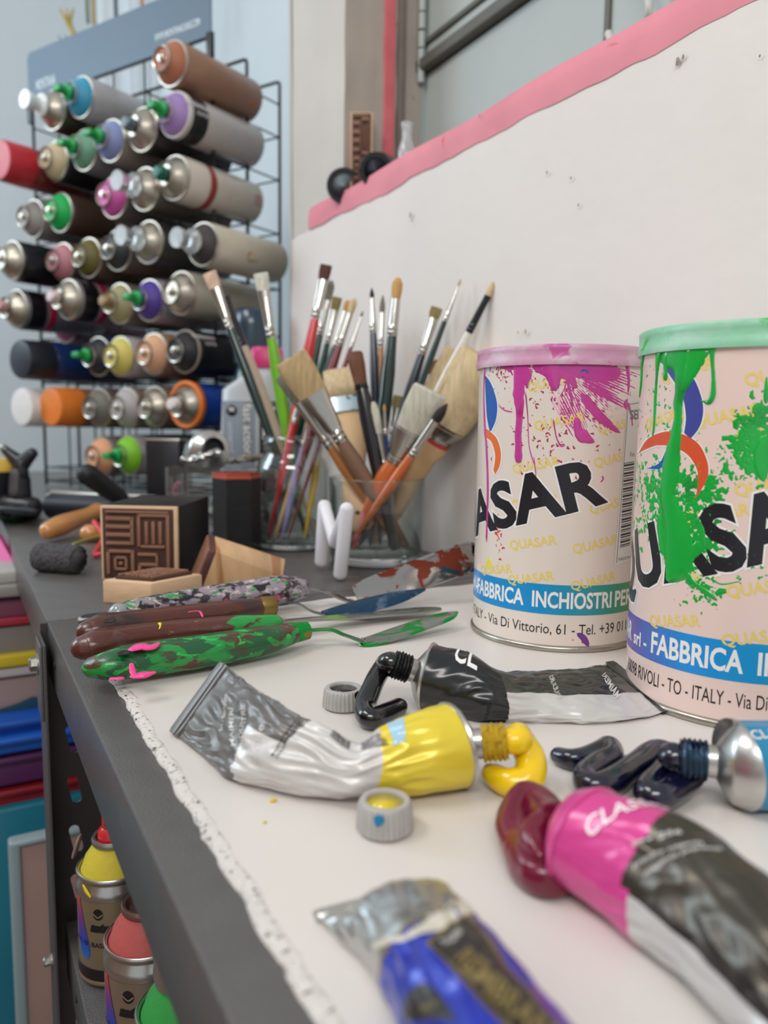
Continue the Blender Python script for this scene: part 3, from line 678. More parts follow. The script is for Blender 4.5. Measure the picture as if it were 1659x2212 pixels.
def crimp(Tb, parent, mat, w=.006, t=.0011, out=1.0):
    a, b = Tb.raw(0, 0), Tb.raw(0, pi); m1, m2 = Tb.raw(.004, 0), Tb.raw(.004, pi)
    d = ((a+b)/2-(m1+m2)/2).normalized(); n = (b-a).cross(d).normalized(); e = (b-a).normalized()
    pts = []
    V, F = box(-.5, .5, -.5, .5, -.5, .5, .12, 2)
    L = (b-a).length*1.03; Cc = (a+b)/2+d*(w*.35)
    V = [Cc+e*v.x*L+d*v.y*w+n*(v.z*t*2.0+.0004*noise.noise(Vector((v.x*6, v.y, 1)))) for v in V]
    mk('crimped_end', V, F, mat, parent, world=True, sharp=40)
    V, F = box(-.5, .5, -.5, .5, -.5, .5, .2, 2); Cc2 = Cc+n*t*1.0
    V = [Cc2+e*v.x*L*.99+d*v.y*w*.55+n*(v.z*t) for v in V]
    mk('crimp_fold', V, F, mat, parent, world=True, sharp=40)
def on_tube(T, Tb, parent, s, u, v, size, mat, bold=0, du=1, rot=0, sx=1, fl=1, off=.00018, name='lettering'):
    """text on a tube: u metres along from the crimp, v radians around; fl flips the reading direction"""
    rad = Tb.per/pi
    vf = t2(text2d(s, size, bold, 0, sx), 0, 0, rot)
    vf = ([(u+x*fl, v+y/rad*du) for x, y in vf[0]], vf[1])
    bm_du = Tb.len/Tb.nu*1.0
    wrap(name, vf, Tb.S, off, mat, parent, du=.0016, dv=.10, smooth=False)
# -- yellow tube
def W(x, y, z): return P(x, y, BZ+z)
YT = Tube([(W(383, 1590, .0015), W(490, 1440, .027), .0006), (W(440, 1640, .0012), W(560, 1490, .027), .0030), (W(505, 1690, .0012), W(630, 1530, .026), .0058),
           (W(610, 1712, .0012), W(715, 1568, .0235), .0070), (W(718, 1726, .0010), W(775, 1605, .0190), .0078), (W(800, 1722, .0010), W(825, 1570, .0240), .0105),
           (W(900, 1716, .0008), W(895, 1538, .0275), .0132), (W(1002, 1702, .0008), W(958, 1520, .0285), .0142)], .0018, 3)
yth = thing('paint_tube', 'squeezed grey and yellow paint tube with yellow paint curling from its neck', 'paint tube', tuple(W(600, 1715, 0)))
ylab = M('label_yellow_foil', c(232, 208, 60), .32, .15, bump=.1, bs=90, coat=.35, var=.05, vs=50)
wlab = M('label_white_foil', c(206, 202, 198), .36, .12, bump=.1, bs=90, coat=.3, var=.05)
glab = M('label_grey_foil', c(112, 108, 104), .36, .3, bump=.2, bs=120, var=.08, coat=.2)
def zone_y(u, th):
    # th=pi/2 side faces the camera or away; labelled all round
    if u > .755+.01*sin(th): return 1
    if .36+.05*cos(th) < u: return 2 if cos(th) > -.2 or u > .5 else 3
    return 3
YT.mesh('tube_body', zone_y, yth, [alu, ylab, wlab, glab])
crimp(YT, yth, glab, .008)
0 and print('yth', [tuple(round(c_, 3) for c_ in YT.raw(.05, t_)) for t_ in (0, pi/2, pi, 3*pi/2)])
goldth = M('ochre_dried_paint', c(204, 168, 40), .45, bump=.8, bs=500, var=.25, vs=300, patches=((c(150, 120, 30), 400, .58, .05),))
ne, nd = shoulder(YT, W(1085, 1602, .017), yth, .0054, .0115, goldth, seed=2)
CSGN = 1 if YT.raw(.05, pi/2).y < YT.raw(.05, 3*pi/2).y else -1   # which side faces the viewer
FV = pi/2 if CSGN > 0 else 3*pi/2
# -- black tube
KT = Tube([(W(1432, 1538, .0012), W(1310, 1434, .008), .0006), (W(1380, 1552, .0012), W(1262, 1442, .010), .0030), (W(1280, 1562, .0012), W(1195, 1450, .012), .0050),
           (W(1180, 1560, .0010), W(1120, 1452, .014), .0070), (W(1100, 1560, .0010), W(1062, 1450, .017), .0095), (W(1030, 1558, .0008), W(1010, 1412, .0235), .0125), (W(915, 1528, .0008), W(940, 1392, .0285), .0142)], .0013, 11)
kth = thing('paint_tube', 'black and silver paint tube with black paint squeezed out beside the pink-splashed can', 'paint tube', tuple(W(1150, 1555, 0)))
blab = M('label_black_foil', c(26, 26, 28), .26, .1, coat=.5, bump=.08, bs=90)
slab = M('silver_foil', c(176, 174, 170), .26, .9, bump=.2, bs=100, var=.1, vs=60, patches=((c(52, 54, 50), 26, .60, .06),))
def zone_k(u, th):
    if u > .70: return 0
    return 1 if (th < pi) == KF and u > .22 and 0 < 1 else 2
KFv = KT.raw(.08, pi/2).z > KT.raw(.08, 3*pi/2).z
KF = not KFv
def zone_k(u, th):
    a = (th % (2*pi)); up_side = (a < pi) == KFv
    if u > .70: return 0
    if not up_side: return 1
    return 2 if (.15 < u < .68 and cos(a) < .25) else (1 if cos(a) >= .25 else 2)
dfoil = M('dark_mirror_foil', c(104, 106, 102), .2, .9, bump=.15, bs=80, var=.3, vs=30, patches=((c(40, 46, 40), 22, .56, .06),))
KT.mesh('tube_body', zone_k, kth, [blab, wlab, dfoil])
crimp(KT, kth, dfoil, .0075)
blackp = M('black_paint', c(12, 12, 14), .16, bump=.25, bs=200, coat=.8)
kcr = M('black_crusted_paint', c(14, 14, 15), .5, bump=1, bs=500)
ke, kd = shoulder(KT, W(868, 1440, .019), kth, .0052, .010, kcr, seed=8)
# -- pink tube (runs out of the frame)
MT = Tube([(W(1800, 2500, .010), W(2000, 2330, .014), .0035), (W(1640, 2290, .003), W(1810, 2050, .024), .010), (W(1500, 2140, .002), W(1640, 1870, .027), .0125),
           (W(1350, 2020, .0015), W(1480, 1760, .028), .0138), (W(1232, 1915, .001), W(1300, 1706, .0285), .0142)], .0010, 21)
mth = thing('paint_tube', 'pink and silver paint tube oozing dark crimson paint, in the right foreground', 'paint tube', tuple(W(1400, 2040, 0)))
mlab = M('label_pink_foil', c(212, 68, 142), .3, .1, coat=.4, bump=.1, bs=90)
brn = M('dark_brushed_foil', c(92, 86, 78), .3, .75, bump=.2, bs=60, var=.35, vs=40)
MFv = (MT.raw(.06, pi/2).z > MT.raw(.06, 3*pi/2).z)
def upang(T, a):    # signed so that pi/2 is the upper side
    return a if T else -a
def zone_m(u, th):
    a = th if MFv else -th
    e = .80-.05*max(0, sin(a))
    if cos(a) > .45: e = .72
    if u > e: return 0
    return 1 if sin(a) > -.2 and cos(a) < .50 else 2
MT.mesh('tube_body', zone_m, mth, [mlab, brn, slab if False else wlab, ])
crims = M('crimson_paint', c(112, 14, 44), .2, bump=.5, bs=220, var=.15, vs=60, coat=.35)
me_, md = shoulder(MT, W(1196, 1780, .013), mth, .0052, .006, crims, cmat=mlab)
# -- blue foreground tube
RT = Tube([(W(930, 1915, .002), W(686, 1982, .0015), .0008), (W(980, 1925, .0140), W(735, 2035, .0015), .0085), (W(1030, 1972, .0185), W(790, 2100, .0012), .0095), (W(1110, 2060, .021), W(860, 2215, .0012), .0115), (W(1260, 2240, .024), W(960, 2400, .001), .013), (W(1400, 2400, .025), W(1080, 2560, .001), .0135)], .0012, 31)
rth = thing('paint_tube', 'royal blue paint tube with black panels lying in the near foreground', 'paint tube', tuple(W(900, 2130, 0)))
bfoil = M('label_blue_foil', c(24, 44, 170), .3, .2, coat=.5, bump=.1, bs=70, var=.1, vs=30, patches=((c(110, 40, 110), 40, .66, .04),))
kfoil = M('label_black_gold_panel', c(46, 42, 38), .35, .2, coat=.3)
gold = M('label_gold', c(140, 122, 78), .35, .5)
RFv = (RT.raw(.05, pi/2).z > RT.raw(.05, 3*pi/2).z)
def zone_r(u, th):
    a = th if RFv else -th
    if u < .40-.05*cos(a): return 0
    if u < .415-.05*cos(a): return 2
    return 3
RT.nu = 200; RT.nt = 160
RT.mesh('tube_body', zone_r, rth, [alu, kfoil, gold, bfoil])
crimp(RT, rth, alu, .005)
shoulder(RT, W(1330, 2620, .013), rth, .0052, .008)
# -- turquoise tube at the right edge
CT = Tube([(W(1980, 1760, .002), W(1990, 1600, .010), .003), (W(1800, 1765, .001), W(1800, 1560, .024), .0120), (W(1612, 1748, .0008), W(1582, 1556, .0285), .0142)], .0006, 41, 80, 96)
cth = thing('paint_tube', 'turquoise paint tube at the right edge with dark blue paint at its mouth', 'paint tube', tuple(W(1660, 1750, 0)))
clab = M('label_turquoise_foil', c(14, 132, 176), .28, .1, coat=.5, bump=.1, bs=90, patches=((c(150, 170, 176), 110, .70, .04),))
CT.mesh('tube_body', lambda u, t: 0, cth, [clab])
navy = M('navy_paint', c(12, 14, 40), .16, bump=.3, bs=160, coat=.8, var=.2, vs=90)
ce, cdv = shoulder(CT, W(1505, 1640, .0145), cth, .0056, .0115, M('navy_smeared_neck', c(70, 90, 110), .3, .6, patches=((c(10, 30, 60), 120, .45, .05),), bump=.3))
# ---- paint squeezed from the tubes
def paste(name, pts, rads, mat, label, n=20, sub=8, rnd=.06, flat=1, seed=0):
    o = mk(name, *sweep(pts, rads, n, sub, rnd=rnd, flat=flat, seed=seed), mat, world=True)
    return tag(o, label, 'paint')
yp2 = M('yellow_paint', c(244, 204, 12), .22, bump=.12, bs=150, coat=.5, sss=.15)
paste('squeezed_paint', [ne-nd*.0006, ne+nd*.004, W(1120, 1592, .0165), W(1146, 1640, .0105), W(1138, 1684, .0055), W(1098, 1690, .0045), W(1064, 1672, .0048), W(1058, 1664, .0052)], [.0045, .0047, .0050, .0054, .0056, .0050, .0040, .0026], yp2, 'thick yellow paint curl leaving the yellow tube neck', seed=2)
paste('squeezed_paint', [ke-kd*.0006, ke+kd*.002, W(828, 1440, .0170), W(806, 1480, .0125), W(788, 1528, .0065), W(800, 1552, .0050), W(835, 1540, .0046), W(862, 1527, .0044)], [.0046, .0047, .0045, .0045, .0047, .0046, .0042, .0040], blackp, 'glossy black paint hook leaving the black tube neck', seed=5)
s_ = .0046
nv = [ce-cdv*.0006, ce+cdv*.003, W(1490, 1668, .008), W(1462, 1700, .005), W(1428, 1722, .0046), W(1400, 1712, .0046), W(1440, 1668, .0048), W(1448, 1640, .0048), W(1418, 1625, .0050), W(1370, 1655, .0048), W(1320, 1690, .0046), W(1278, 1698, .0044), W(1262, 1680, .0044), W(1290, 1652, .0046), W(1322, 1632, .0046), W(1315, 1612, .0046), W(1285, 1628, .0045), W(1240, 1640, .0042), W(1205, 1632, .0038)]
paste('squeezed_paint', nv, [.0044, .0048, .0052, .005, .0048, .0050, .0052, .0052, .0050, .0048, .0046, .0046, .0044, .0044, .0044, .0042, .0042, .0040, .0032], navy, 'zigzag of dark navy paint beside the turquoise tube', rnd=.12, seed=9)
cr_pts = []
cen = W(1170, 1815, 0)
def CP(x, y, z): return W(x, y, z)
mk_pts = [me_-md*.0004, me_+md*.002, CP(1190, 1770, .011), CP(1140, 1730, .009), CP(1112, 1762, .007), CP(1120, 1830, .0055), CP(1160, 1890, .0050), CP(1212, 1880, .0052), CP(1218, 1820, .009), CP(1175, 1790, .012), CP(1150, 1815, .0115), CP(1170, 1850, .0105)]
blob = tag(mk('squeezed_paint', *sweep(mk_pts, [.0046, .0050, .0052, .0054, .0054, .0056, .0056, .0052, .0052, .0050, .0046, .0030], 24, 10, rnd=.30, seed=4), crims, world=True), 'coiled blob of dark crimson paint at the pink tube mouth', 'paint')
# ---- caps
capm = M('pale_grey_plastic', c(176, 172, 168), .38, bump=.15, bs=300, var=.08, vs=200)
def cap(x, y, label, inner, stain, r=.0088, h=.0098, tilt=None):
    p = W(x, y, .0002); T = thing('tube_cap', label, 'cap', tuple(p))
    rib = lambda a, z: 1+.035*(1 if sin(a*30) > 0 else -.4)*(1 if .0008 < z < h-.0012 else 0)
    prof = [(r*.90, 0), (r*.98, .0006), (r, .001), (r*.97, h*.5), (r*.94, h-.0014), (r*.90, h-.0003), (r*.86, h), (r*.70, h), (r*.66, h-.0006), (r*.62, h-.004)]
    V, F = lathe(prof, 120, None, rf=rib); mk('cap_body', V, F, capm, T, sharp=35)
    pr = [(r*.66, h-.0010), (r*.63, h-.0018), (r*.66, h-.0026), (r*.60, h-.0034), (r*.30, h-.0042), (0, h-.0040)]
    mk('paint_inside', *lathe(pr, 40, rf=lambda a, z: 1+.03*sin(3*a)), inner, T)
    if stain:
        Sx = lambda u, v, off: Vector(((r*1.03+off)*cos(u/r), (r*1.03+off)*sin(u/r), v))
        for u_, v_, w_ in stain[1]: mk('stain', *stroke([(u_*r, v_, w_*r*.9), (u_*r+.0004, v_-.0015, w_*r*1.3), (u_*r-.0003, v_-.0035, w_*r*.6)], lambda u, v, off: Sx(u, v, off), .0003, 3), stain[0], T)
    return T
cap(831, 1790, 'pale grey ribbed cap holding yellow paint, blue stain on its side', M('wet_yellow', c(214, 190, 30), .15, coat=.6, bump=.4, bs=400), (M('blue_stain', c(10, 120, 170), .3), ((3.95, .0090, .15),)))
cap(742, 1526, 'pale grey ribbed cap with black paint inside, beside the black paint', M('wet_black', c(14, 13, 14), .2, coat=.6, bump=.4, bs=400), (M('black_smear', c(20, 20, 20), .3), ((4.9, .0095, .12), (5.3, .0096, .10))), r=.0092, h=.0090)

def proj(p): d = p-CAM; z = d.dot(Fw); return CX+FPX*d.dot(Rt)/z, CY-FPX*d.dot(Up)/z, z
class TInv:
    def __init__(s, T):
        s.g = []
        for i in range(61):
            for k in range(73):
                u, v = T.len*i/60, 2*pi*k/72; p = T.raw(u, v); e = T.raw(u, v, .001)
                if (e-p).dot(CAM-p) > 0: x, y, z = proj(p); s.g.append((x, y, u, v))
        s.T = T
    def __call__(s, x, y):
        b = min(s.g, key=lambda q: (q[0]-x)**2+(q[1]-y)**2); u, v = b[2], b[3]
        for _ in range(6):
            p0 = proj(s.T.raw(u, v)); pu = proj(s.T.raw(u+.0004, v)); pv = proj(s.T.raw(u, v+.02))
            a, b_, c_, d = (pu[0]-p0[0])/.0004, (pv[0]-p0[0])/.02, (pu[1]-p0[1])/.0004, (pv[1]-p0[1])/.02
            det = a*d-b_*c_
            if abs(det) < 1e-6: break
            ex, ey = x-p0[0], y-p0[1]; du_, dv_ = (ex*d-b_*ey)/det, (a*ey-c_*ex)/det
            u = min(max(u+max(-.004, min(.004, du_))*.7, 0), s.T.len); v += max(-.25, min(.25, dv_))*.7
        return u, v
def tube_text(T, I, parent, s, a, b, up, mat, bold=0, off=.00022, name='lettering'):
    """text from pixel a to pixel b, 'up' = pixel above a at cap height"""
    A, B, U = I(*a), I(*b), I(*up)
    L = tw(s, bold); V, F = text2d(s, 1, bold)
    def un(v, r):
        while v-r > pi: v -= 2*pi
        while r-v > pi: v += 2*pi
        return v
    bx, by = B[0]-A[0], un(B[1], A[1])-A[1]; ux, uy = U[0]-A[0], un(U[1], A[1])-A[1]
    V = [(A[0]+bx*x/L+ux*y, A[1]+by*x/L+uy*y) for x, y in V]
    wrap(name, (V, F), T.S, off, mat, parent, du=.0012, dv=.08, smooth=False)
def tube_poly(T, I, parent, px, mat, off=.00015, name='label_patch'):
    q = [I(*p) for p in px]; r = q[0][1]; q = [(u, v-2*pi*round((v-r)/(2*pi))) for u, v in q]
    wrap(name, poly2d(q), T.S, off, mat, parent, du=.0012, dv=.08, smooth=False)
YI, KI, MI, RI, CI = TInv(YT), TInv(KT), TInv(MT), TInv(RT), TInv(CT)
lg = M('lettering_light_grey', c(204, 200, 194), .4)
for s_, a, b, up in (('60 ml e', (562, 1664), (572, 1570), (540, 1655)), ('MAIMERI', (512, 1614), (505, 1530), (500, 1614)), ('INDUSTRIE', (534, 1620), (530, 1520), (520, 1620)), ('Srl - Bettolino', (482, 1580), (492, 1500), (473, 1580))):
    try: tube_text(YT, YI, yth, s_, a, b, up, lg, .01)
    except Exception as ex: print('tt', ex)
for s_, a, b, up in (("COULEURS A L'HUILE", (600, 1640), (650, 1562), (594, 1634)), ('MAGDALENE EPINAL', (590, 1636), (640, 1558), (585, 1631))):
    tube_text(YT, YI, yth, s_, a, b, up, ink, .01)
def tube_bars(T, I, parent, a, b, up, n, mat):
    A, B, U = I(*a), I(*b), I(*up); rr = random.Random(4); t = 0; V, F = [], []
    bx, by = B[0]-A[0], B[1]-A[1]; ux, uy = U[0]-A[0], U[1]-A[1]
    w = 1/(n*1.9)
    for k in range(n):
        h_ = w*rr.choice((.5, .9, 1.3)); o = len(V)
        for (p, q) in ((t, 0), (t+h_, 0), (t+h_, 1), (t, 1)): V.append((A[0]+bx*p+ux*q, A[1]+by*p+uy*q))
        F.append([o, o+1, o+2, o+3]); t += h_+w*rr.choice((.5, .9))
    wrap('bar_code', (V, F), T.S, .0002, mat, parent, du=.0012, dv=.08, smooth=False)
tube_bars(YT, YI, yth, (778, 1606), (836, 1582), (784, 1622), 22, ink)
tube_bars(YT, YI, yth, (716, 1578), (762, 1606), (712, 1590), 18, ink)
tube_poly(YT, YI, yth, [(836, 1560), (872, 1550), (876, 1600), (848, 1612)], M('pale_blue_print', c(170, 205, 222), .3, .2))
for s_, a, b, up in (('CLASSIC', (1272, 1816), (1448, 1744), (1260, 1776)),):
    tube_text(MT, MI, mth, s_, a, b, (1260, 1774), M('lettering_pink_white', c(250, 236, 240), .3), .02, .0004)
tube_text(MT, MI, mth, '*** 256', (1368, 1838), (1474, 1802), (1364, 1824), lg, .03)
tube_text(MT, MI, mth, 'primary magenta', (1368, 1876), (1520, 1826), (1366, 1864), lg, .02)
tube_text(MT, MI, mth, 'magenta primario', (1392, 1896), (1560, 1838), (1390, 1884), lg, .02)
tube_poly(RT, RI, rth, [(921, 2037), (1010, 1974), (1212, 2218), (1196, 2236), (1106, 2236)], gold, .0003, 'panel_border')
tube_poly(RT, RI, rth, [(932, 2040), (1007, 1986), (1200, 2218), (1186, 2232), (1118, 2232)], kfoil, .0007, 'panel')
tube_text(RT, RI, rth, 'REMBRAN', (984, 2080), (1178, 2268), (1012, 2050), gold, .05, .0011)
tube_text(RT, RI, rth, 'TALENS', (962, 2050), (1000, 2022), (952, 2038), lg, .02, .0011)
tube_poly(RT, RI, rth, [(800, 2042), (880, 2018), (1000, 1950), (1010, 1968), (990, 2010), (880, 2032), (812, 2054)], M('white_gold_print', c(214, 206, 190), .4, .2))
tube_text(RT, RI, rth, 'Huile extra-fine', (892, 2012), (988, 1958), (886, 2002), ink, .03)
try:
    tube_poly(RT, RI, rth, [(872, 2208), (874, 2170), (890, 2136), (912, 2122), (940, 2135), (966, 2170), (990, 2206)], kfoil)
    tube_text(RT, RI, rth, 'BLEU', (915, 2186), (952, 2166), (908, 2172), gold, .04)
except Exception as ex: print(ex)
tube_text(CT, CI, cth, 'CLASSICO', (1622, 1604), (1760, 1580), (1614, 1576), white, .015)
tube_text(KT, KI, kth, 'CL', (976, 1426), (1030, 1448), (992, 1402), white, .02)
tube_text(KT, KI, kth, 'MAIMERI', (1330, 1512), (1300, 1460), (1342, 1502), lg, .03)
tube_text(KT, KI, kth, 'COULEURS', (1206, 1512), (1186, 1462), (1216, 1506), lg, .02)
tube_text(KT, KI, kth, 'EXTRAFINE', (1052, 1556), (1062, 1516), (1044, 1554), ink, .01)
# ------------------------------------------------------------------ palette knives
brownw = c(92, 44, 32)
def knife_handle(T, pts, wd, mat, hole=None, holem=None, flat=.62):
    q = smooth_path([tuple(W(x, y, z))+(r,) for (x, y, z), r in zip(pts, wd)], 8)
    V, F = sweep([p[:3] for p in q], [p[3] for p in q], 28, 0, flat=flat)
    return mk('handle', V, F, mat, T, world=True)
def ribbon(pts, wid, th=.0007, sub=8, roll=0):
    """flat blade: pts (Vector, width), lying face up"""
    q = smooth_path([tuple(p)+(w_,) for p, w_ in zip(pts, wid)], sub); V, F = [], []
    for i, p in enumerate(q):
        a, b = Vector(q[max(i-1, 0)][:3]), Vector(q[min(i+1, len(q)-1)][:3]); t = (b-a).normalized()
        s = t.cross(Vector((0, 0, 1))).normalized(); s = s*cos(roll)+s.cross(t).normalized()*sin(roll); n = s.cross(t).normalized(); Cc = Vector(p[:3])
        for sx_, nx in ((-1, 0), (-.9, 1), (.9, 1), (1, 0), (.9, -1), (-.9, -1)): V.append(Cc+s*sx_*p[3]+n*nx*th/2)
    n_ = 6
    for i in range(len(q)-1):
        for k in range(n_): F.append([i*n_+k, i*n_+(k+1) % n_, (i+1)*n_+(k+1) % n_, (i+1)*n_+k])
    F.append(list(range(n_))[::-1]); F.append([(len(q)-1)*n_+k for k in range(n_)])
    return V, F
bladem = M('blade_steel', c(150, 150, 146), .22, .95, bump=.1, bs=120)
brass = M('dull_brass', c(150, 122, 70), .4, .8, bump=.3, bs=300, var=.3, vs=120)
def wood_paint(name, paints, base=brownw, **k):
    return M(name, base, .3, bump=.8, bs=220, var=.25, vs=50, coat=.35, patches=paints, stretch=(.45, 1, 1))
G1 = c(22, 150, 60); G2 = c(16, 84, 44)
def on_knife(T, pix, r, col, nm='paint_spot', z=.012, h=.0006):
    V, F = [], []
    # blob of paint lying on the handle
    pts = [W(x, y, z_) for x, y, z_ in pix]
    return mk(nm, *sweep(pts, r, 10, 4, flat=.35, rnd=.4), col, T, world=True)
# green knife in front
k1 = thing('palette_knife', 'palette knife with thickly green-painted handle and green cranked blade, frontmost of four', 'palette knife', tuple(W(420, 1440, 0)))
hm = wood_paint('green_painted_wood', ((c(22, 84, 46), 110, .40, .10, .4), (c(24, 140, 60), 150, .50, .05, .3), (c(34, 172, 76), 260, .60, .03, .25)))
knife_handle(k1, [(207, 1440, .009), (240, 1436, .010), (300, 1426, .010), (430, 1408, .0095), (560, 1385, .0095), (622, 1370, .0095)], [.0070, .0090, .0105, .0108, .0098, .0078], hm, flat=.78)
mk('handle_hole', *lathe([(.0032, 0), (.0034, .0004), (.0024, .0001), (0, -.0002)], 20, (W(268, 1411, .0175), (-.1, 0, 1))), M('dark_hole', c(40, 24, 20), .6, var=.2), k1, world=True)
mk('ferrule', *lathe([(.0058, 0), (.0060, .0006), (.0050, .012), (.0046, .0122), (0, .0122)], 24, (W(624, 1369, .0095), W(665, 1362, .0095)-W(624, 1369, .0095))), M('painted_brass', c(150, 122, 70), .4, .7, patches=((c(24, 158, 66), 60, .42, .04, .3),), bump=.3), k1, world=True, sharp=40)
gb = M('green_smeared_steel', c(140, 142, 138), .25, .7, patches=((c(26, 150, 66), 130, .46, .05, .3),), bump=.5, bs=200, stretch=(.4, 1, 1))
mk('shank', *ribbon([W(664, 1362, .0095), W(712, 1360, .0092), W(745, 1372, .006), W(785, 1386, .0022)], [.0026, .0030, .0030, .0036]), gb, k1, world=True, sharp=40)
mk('blade', *ribbon([W(780, 1385, .0022), W(800, 1386, .0016), W(880, 1360, .0050), W(960, 1333, .0085), W(988, 1322, .0100)], [.0040, .0056, .0064, .0054, .0010], roll=-.25), gb, k1, world=True, sharp=40)
pinkp = M('fluorescent_pink_paint', c(250, 70, 150), .3, bump=.6, bs=500, coat=.3)
on_knife(k1, [(285, 1403, .0185), (305, 1396, .0188), (325, 1398, .0182), (340, 1390, .0186)], [.0020, .0040, .0034, .0016], pinkp, 'pink_paint')
on_knife(k1, [(284, 1436, .0165), (286, 1450, .014), (290, 1460, .0125)], [.0010, .0014, .0012], pinkp, 'pink_paint')
on_knife(k1, [(290, 1461, .0120), (312, 1457, .0122), (330, 1453, .0125)], [.0022, .0032, .0016], pinkp, 'pink_paint')
on_knife(k1, [(242, 1466, .0070), (262, 1465, .0070)], [.0016, .0018], pinkp, 'pink_paint')
# second knife, straight blade
k2 = thing('palette_knife', 'palette knife with glossy brown handle, green near its long straight blade', 'palette knife', tuple(W(400, 1395, 0)))
hm2 = wood_paint('brown_green_wood', ((c(26, 145, 62), 130, .40, .04, .3, 0, -.02, .035), (c(150, 100, 80), 300, .70, .02)))
knife_handle(k2, [(184, 1398, .0115), (214, 1391, .012), (262, 1381, .011), (380, 1364, .010), (500, 1354, .010), (592, 1346, .010)], [.0080, .0098, .0088, .0080, .0078, .0062], hm2, flat=.80)
mk('blade', *ribbon([W(600, 1345, .0100), W(640, 1340, .0094), W(760, 1332, .0052), W(900, 1319, .0046), W(944, 1316, .0052), W(954, 1316, .0052)], [.0030, .0046, .0074, .0078, .0060, .0020]), M('lime_smeared_steel', c(160, 162, 156), .22, .85, patches=((c(150, 205, 40), 120, .54, .05, .4), (c(40, 160, 70), 130, .62, .05, .4)), stretch=(.3, 1, 1)), k2, world=True, sharp=40)
on_knife(k2, [(345, 1346, .0195), (346, 1352, .0190), (344, 1358, .0185)], [.0010, .0005, .0004], M('yellow_fleck', c(220, 210, 50), .4), 'yellow_fleck')
# third knife, dark brown handle and navy blade
k3 = thing('palette_knife', 'palette knife with dark brown handle and dark blue painted blade', 'palette knife', tuple(W(400, 1355, 0)))
hm3 = wood_paint('dark_brown_wood', ((c(36, 34, 40), 24, .50, .10, .35),))
knife_handle(k3, [(190, 1364, .0115), (222, 1356, .012), (270, 1348, .011), (400, 1332, .010), (500, 1320, .010), (562, 1311, .010)], [.0070, .0092, .0086, .0082, .0080, .0066], hm3, flat=.85)
mk('handle_hole', *lathe([(.0032, 0), (.0034, .0004), (.0024, .0001), (0, -.0002)], 20, (W(236, 1342, .0205), (-.1, 0, 1))), M('dark_hole', c(40, 24, 20), .6, var=.2), k3, world=True)
mk('ferrule', *lathe([(.0064, 0), (.0066, .0006), (.0062, .0095), (.0056, .0100), (0, .0100)], 24, (W(562, 1311, .010), W(590, 1308, .010)-W(562, 1311, .010))), brass, k3, world=True, sharp=40)
nb = M('navy_smeared_blade', c(90, 110, 130), .3, .5, patches=((c(22, 60, 88), 90, .36, .10, .3),), bump=.6, bs=200)
mk('shank', *ribbon([W(590, 1308, .0105), W(640, 1303, .0110), W(672, 1320, .0055), W(700, 1327, .0030)], [.0028, .0030, .0032, .0040]), M('shank_steel', c(150, 152, 148), .25, .9, patches=((c(24, 44, 56), 40, .58, .06),)), k3, world=True, sharp=40)
mk('blade', *ribbon([W(698, 1328, .0030), W(720, 1326, .0030), W(790, 1308, .0075), W(860, 1290, .0125), W(918, 1273, .0165)], [.0044, .0070, .0086, .0070, .0012], roll=-.35), nb, k3, world=True, sharp=40)
on_knife(k3, [(408, 1322, .0190), (420, 1320, .0190), (432, 1321, .0185), (437, 1332, .0170)], [.0006, .0007, .0007, .0005], pinkp, 'pink_paint')
# fourth knife: speckled fat handle and raised spatula blade
k4 = thing('palette_knife', 'fat-handled spatula speckled with many paint colours, rearmost, its wide blade tilted up', 'palette knife', tuple(W(450, 1310, 0)))
hm4 = M('speckled_paint_handle', c(60, 54, 60), .35, bump=.5, bs=300, coat=.2, patches=((c(150, 136, 148), 160, .44, .05), (c(196, 186, 176), 260, .58, .04), (c(40, 150, 76), 180, .60, .04), (c(200, 80, 120), 200, .67, .03), (c(26, 24, 28), 190, .56, .05)), stretch=(.7, 1, 1))
knife_handle(k4, [(262, 1326, .0130), (290, 1320, .0130), (380, 1304, .0130), (500, 1288, .0130), (600, 1276, .0135), (646, 1270, .0140)], [.0064, .0078, .0086, .0100, .0112, .0086], hm4, flat=.9)
mk('hanging_knob', *lathe([(.0052, 0), (.0066, .002), (.0060, .006), (.0035, .0085), (0, .0090)], 20, (W(268, 1325, .0130), (-1, -.35, .1))), M('clear_plastic_knob', c(190, 196, 200), .15, trans=.5, coat=.5), k4, world=True)
mk('shank', *ribbon([W(655, 1270, .0140), W(700, 1278, .010), W(750, 1297, .004), W(768, 1298, .003)], [.0040, .0046, .0060, .0080]), bladem, k4, world=True, sharp=40)
# blade rises behind the navy one, resting its edge on the ink can side
ba, bb = W(770, 1290, .0085), W(1030, 1196, .034)
d0 = (bb-ba)
mk('blade', *ribbon([ba, ba+d0*.12, ba+d0*.5, ba+d0*.95, ba+d0*1.0], [.0080, .0105, .0115, .0115, .0090], roll=-.95), M('mirror_blade', c(168, 164, 160), .12, 1, patches=((c(120, 58, 44), 60, .54, .03, .4), (c(46, 70, 80), 50, .60, .03, .4))), k4, world=True, sharp=40)
# lid of black paint under the left handle ends
tag(mk('tin_lid', *lathe([(.0148, 0), (.0152, .0012), (.0150, .0022), (.0135, .0016), (0, .0016)], 40, (W(222, 1341, -.0005), (0, 0, 1)), rf=lambda a, z: 1+.02*sin(a*5)), M('black_white_smeared', c(34, 40, 44), .25, coat=.5, bump=.4, bs=200, patches=((c(210, 210, 206), 60, .58, .05),)), world=True, sharp=50), 'small round lid smeared black and white under the left ends of the knife handles', 'lid')
